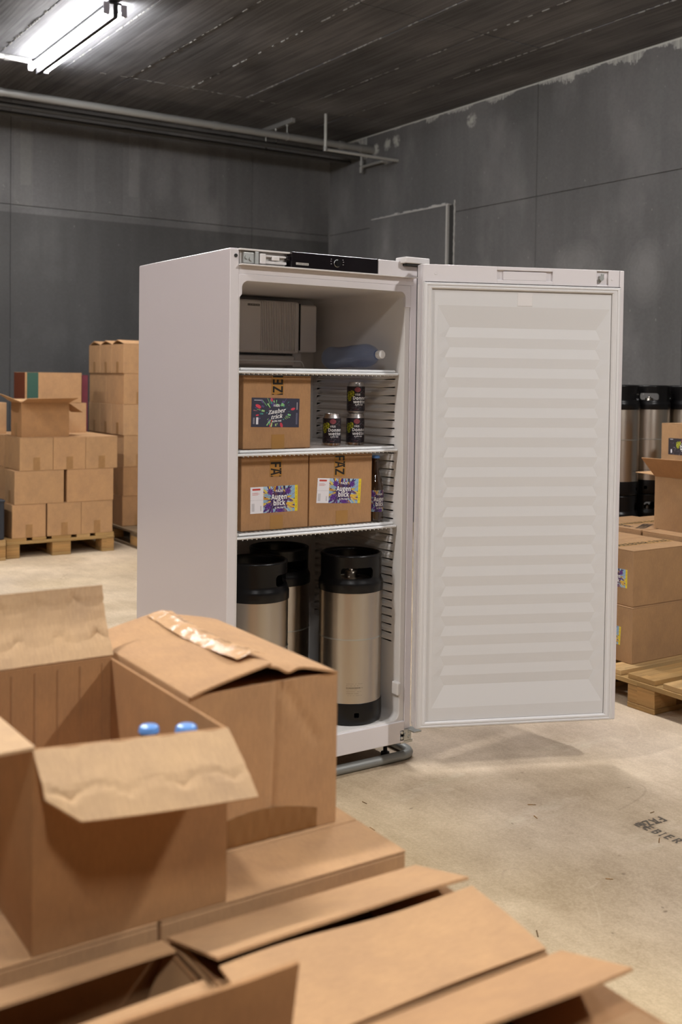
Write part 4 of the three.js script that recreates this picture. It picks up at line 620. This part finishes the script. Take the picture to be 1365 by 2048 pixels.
{ // taped carton
  const x0 = -.883, x1 = -.61, y0 = .6505, y1 = .902, z0 = 1.15, z1 = 1.585, xm = -.745;
  const b = thing('cardboard_box', 'closed carton with shiny tape and crooked top flaps', 'box', FG, (x0 + x1) / 2, y0, (z0 + z1) / 2);
  part('body', merge([bx(x0 + .006, x1 - .006, y0 + .0005, y0 + .005, z0 + .005, z1 - .01), bx(x0, x0 + .005, y0, y1 - .001, z0, z1 - .001, .002), bx(x1 - .006, x1, y0, y1 - .001, z0, z1 - .001, .003), bx(x0 + .004, x1 - .005, y0, y1, z0 + .0005, z0 + .005, .001), sheet((u, v) => V(x0 + .002 + (x1 - x0 - .004) * u, y0 + (y1 - y0) * v, z1 - .005 - .0035 * Math.exp(-(((u - .57 + .03 * (1 - v)) / .022) ** 2)) - .003 * Math.exp(-(((u + v * .62 - 1.21) / .03) ** 2)) * (u > .6 ? 1 : 0) * (v > .55 ? 1 : 0)), 60, 24, .005)]), cbA, b);
  // inner end flaps seen through the gap
  part('inner_flap', quadSheet(V(x0 + .006, y1 - .004, z1 - .004), V(x1 - .006, y1 - .004, z1 - .004), V(x1 - .02, y1 - .022, z1 - .13), V(x0 + .02, y1 - .022, z1 - .13), .004), cbD, b);
  part('flap', sheet((u, v) => { const p = V(x0 + (xm - x0) * u, y1 + .034 * Math.pow(u, .8) - .008 * Math.sin(v * 3.1) * u, z0 + (z1 - z0) * v + .004); p.y += .0025 * Math.sin(v * 14) * u; p.z += .006 * u * v; return p; }, 14, 40, .004).rotateX(0), cbA, b);
  part('flap', sheet((u, v) => { const p = V(x1 + (xm + .0 - x1) * u, y1 + .030 * Math.pow(u, .75) - .006 * Math.sin(v * 3.1) * u, z1 - (z1 - z0) * v); p.y -= .009 * Math.max(0, 1 - v * 18) * Math.exp(-(((u - .72) / .12) ** 2)); p.z += .004 * Math.sin(u * 9) * Math.max(0, 1 - v * 10); return p; }, 24, 40, .004), cbA, b);
  const glint = tex(shade(256, 256, (x, y) => { const k = fbm(x / 26, y / 9 + 3, 3), q = k > .53 ? 38 : k > .48 ? 110 : 205; return [q, q, q]; }), false, THREE.RepeatWrapping); glint.repeat.set(6, 3);
  const clear = new THREE.MeshPhysicalMaterial({ color: new THREE.Color().setRGB(.57, .335, .165), roughness: 1, roughnessMap: glint, bumpMap: cbBump, bumpScale: .004 });
  part('clear_tape', sheet((u, v) => { const x = xm - .03 + .052 * u, e = Math.abs(x - xm) / .13; return V(x, y1 + .0405 - .034 * e * 1.05 + .0005 * Math.sin(v * 31 + u * 7 + 3 * Math.sin(v * 11)) + .0004 * Math.sin(v * 83 + u * 9 + 4 * Math.sin(v * 17)) - .008 * Math.sin(v * 3.1), z0 + .02 + (z1 - z0 - .07) * v); }, 10, 140, .0006), clear, b);
  const low = new THREE.MeshPhysicalMaterial({ color: new THREE.Color().setRGB(.24, .11, .035), roughness: .16, clearcoat: .8, clearcoatRoughness: .08, bumpMap: cbBump, bumpScale: .002 });
  part('tape', sheet((u, v) => V(x0 + .01 + (x1 - x0 - .05) * u, y0 + .001 + (.03 + .02 * Math.sin(u * 3.1)) * v, z1 + .0008 + .0006 * Math.sin(u * 60 + v * 4)), 60, 6, .0005), low, b);
}
{ // near row: carton with two long flaps, and cartons at the picture's bottom edge
  const w = (p, u, v, k) => { p.y += k * Math.sin(u * 7.3 + v * 2) + k * .7 * Math.sin(u * 17); };
  const b = openBox('near carton with two long flaps nearly closed over a gap', FG, -1.003, -.597, .397, .648, 1.785, 2.07, cbB);
  part('flap', quadSheet(V(-1.006, .649, 1.784), V(-1.0, .684, 1.916), V(-.602, .682, 1.912), V(-.600, .650, 1.790), .004, 14, 30, (p, u, v) => { p.y += .0016 * Math.sin(v * 9) * u; p.z += .0035 * Math.sin(v * 7 + 1) * u; }), cbC, b);
  part('flap', quadSheet(V(-.6, .65, 2.068), V(-.602, .673, 1.922), V(-1.0, .674, 1.921), V(-1.003, .65, 2.068), .004, 14, 30, (p, u, v) => { p.y += .0022 * Math.sin(v * 8 + 1) * u + .002 * Math.sin(u * 4 + v * 5); p.z += .002 * Math.sin(v * 8) * u; }), cbC, b);
  part('flap', quadSheet(V(-.602, .649, 2.06), V(-.602, .649, 1.795), V(-.72, .635, 1.8), V(-.72, .635, 2.055), .004), cbD, b); part('flap', quadSheet(V(-.998, .649, 1.795), V(-.998, .649, 2.06), V(-.90, .60, 2.05), V(-.90, .60, 1.8), .004), cbD, b);
  const c = openBox('near left open carton, dark inside, at the bottom left corner', FG, -1.40, -1.010, .397, .648, 1.785, 2.07, cbD);
  part('flap', quadSheet(V(-1.40, .648, 1.785), V(-1.40, .662, 1.838), V(-1.014, .656, 1.832), V(-1.014, .648, 1.785), .004, 4, 20, (p, u, v) => { p.z += .004 * Math.sin(v * 5) * u; }), cbC, c);
  part('flap', quadSheet(V(-1.01, .648, 2.068), V(-1.013, .653, 1.905), V(-1.395, .653, 1.925), V(-1.40, .648, 2.068), .005, 4, 16), cbC, c);
  part('flap', quadSheet(V(-1.014, .646, 1.80), V(-1.014, .646, 2.04), V(-1.07, .54, 2.03), V(-1.07, .54, 1.81), .004), cbB, c);
  const d = openBox('near carton at the bottom edge with one raised flap', FG, -1.0, -.592, .397, .648, 2.08, 2.355, cbB);
  part('flap', quadSheet(V(-1.0, .65, 2.083), V(-.93, .70, 2.215), V(-.612, .702, 2.224), V(-.588, .651, 2.085), .004, 8, 20, (p, u, v) => { p.y += .002 * Math.sin(v * 6) * u; }), cbA, d);
  part('flap', quadSheet(V(-.592, .648, 2.355), V(-.594, .646, 2.22), V(-1.0, .646, 2.22), V(-1.0, .648, 2.355), .004), cbB, d);
  part('flap', quadSheet(V(-.595, .647, 2.35), V(-.595, .647, 2.09), V(-.72, .63, 2.09), V(-.72, .63, 2.345), .004), cbD, d);
  const e = openBox('near left carton whose back flap stands upright', FG, -1.40, -1.004, .397, .648, 2.08, 2.355, cbB);
  part('flap', quadSheet(V(-1.40, .648, 2.082), V(-1.005, .648, 2.088), V(-1.0025, .774, 2.106), V(-1.40, .776, 2.116), .005, 20, 4, (p, u, v) => { p.z += .002 * Math.sin(u * 9) * v; }), cbE, e);
  part('flap', quadSheet(V(-1.008, .648, 2.35), V(-1.008, .648, 2.1), V(-1.12, .60, 2.1), V(-1.12, .60, 2.34), .004), cbD, e);
}
// ---------------------------------------------------------------- on the floor
{
  const letters = (s, w) => alphaText(w, 128, (c) => { const ws = [...s].map((ch) => (ch === 'I' ? .5 : 1)), u = w / ws.reduce((a, b) => a + b); let at = 0; [...s].forEach((ch, i) => { const cw = u * ws[i], m = at + cw / 2; if (ch === 'Ä') { stretch(c, 'A', m, 64, cw * .86, 108); for (const q of [.05, .72]) c.fillRect(at + cw * q, 8, cw * .23, 24); } else stretch(c, ch, m, 64, cw * (ch === 'I' ? .5 : .8), 108); at += cw; }); });
  const ink = (t) => new THREE.MeshStandardMaterial({ color: new THREE.Color().setRGB(.115, .095, .075), roughness: .7, alphaMap: t, transparent: true });
  const film = new THREE.MeshStandardMaterial({ color: new THREE.Color().setRGB(.50, .36, .22), roughness: .35, transparent: true, opacity: .05 });
  const mk = (label, s, w, x, z, len, turn) => { const t = thing('tape_strip', label, 'tape', 'printed tape on the floor', x, 0, z); t.rotation.y = turn; part('film', bx(-len / 2, len / 2, .0002, .0006, -.027, .027), film, t, true); const o = plane(len * .99, .044, ink(letters(s, w)), 'lettering', t, 0, turn > 0 ? .0013 : .001, 0, [-Math.PI / 2, 0, 0]); void o; };
  mk('strip of clear tape with black letters stuck on the floor, longer one', 'ZEBIER', 704, 1.046, .884, .172, -1.53);
  mk('strip of clear tape with black letters on the floor, shorter upper one', 'FÄZE', 512, 1.089, .82, .122, 3.10);
  const r = rng(52), spl = [WOOD(.42, .25, .12), WOOD(.30, .19, .1), WOOD(.5, .3, .14)];
  const sp = [[1.0, .925, .034, 'wood splinter just below the longer tape lettering'], [1.15, .77, .018, 'tiny wood splinter at the upper end of the shorter tape lettering'], [.80, .60, .022, 'short splinter on the floor left of the tape lettering'], [.86, .52, .026, 'thin splinter farthest from the tape, below the door corner'], [.40, .22, .022, 'splinter on the floor nearest the fridge tube skid'], [.305, .40, .026, 'second splinter in front of the fridge tube skid'], [.20, .72, .034, 'orange splinter on the floor beside the taped carton'], [.30, 1.13, .03, 'reddish splinter on the floor above the near flaps'], [.68, 1.02, .02, 'dark short splinter in the middle of the bare floor'], [.96, 1.42, .02, 'small splinter on the floor above the raised near flap']];
  sp.forEach(([x, z, l, lab], i) => { const a = r() * 3.1; const t = thing('wood_splinter', lab, 'splinter', 'wood splinters on the floor', x, .0, z); t.rotation.y = a; part('chip', merge([bx(-l / 2, l / 2, .0002, .0022, -.0013, .0013, .0008), bx(-l * .1, l * .55, .0006, .0026, -.0004, .0017, .0006)]), spl[i % 3], t, true); });
}
scene.traverse((o) => { if (o.isMesh) o.castShadow = o.receiveShadow = true; });
renderer.render(scene, camera);
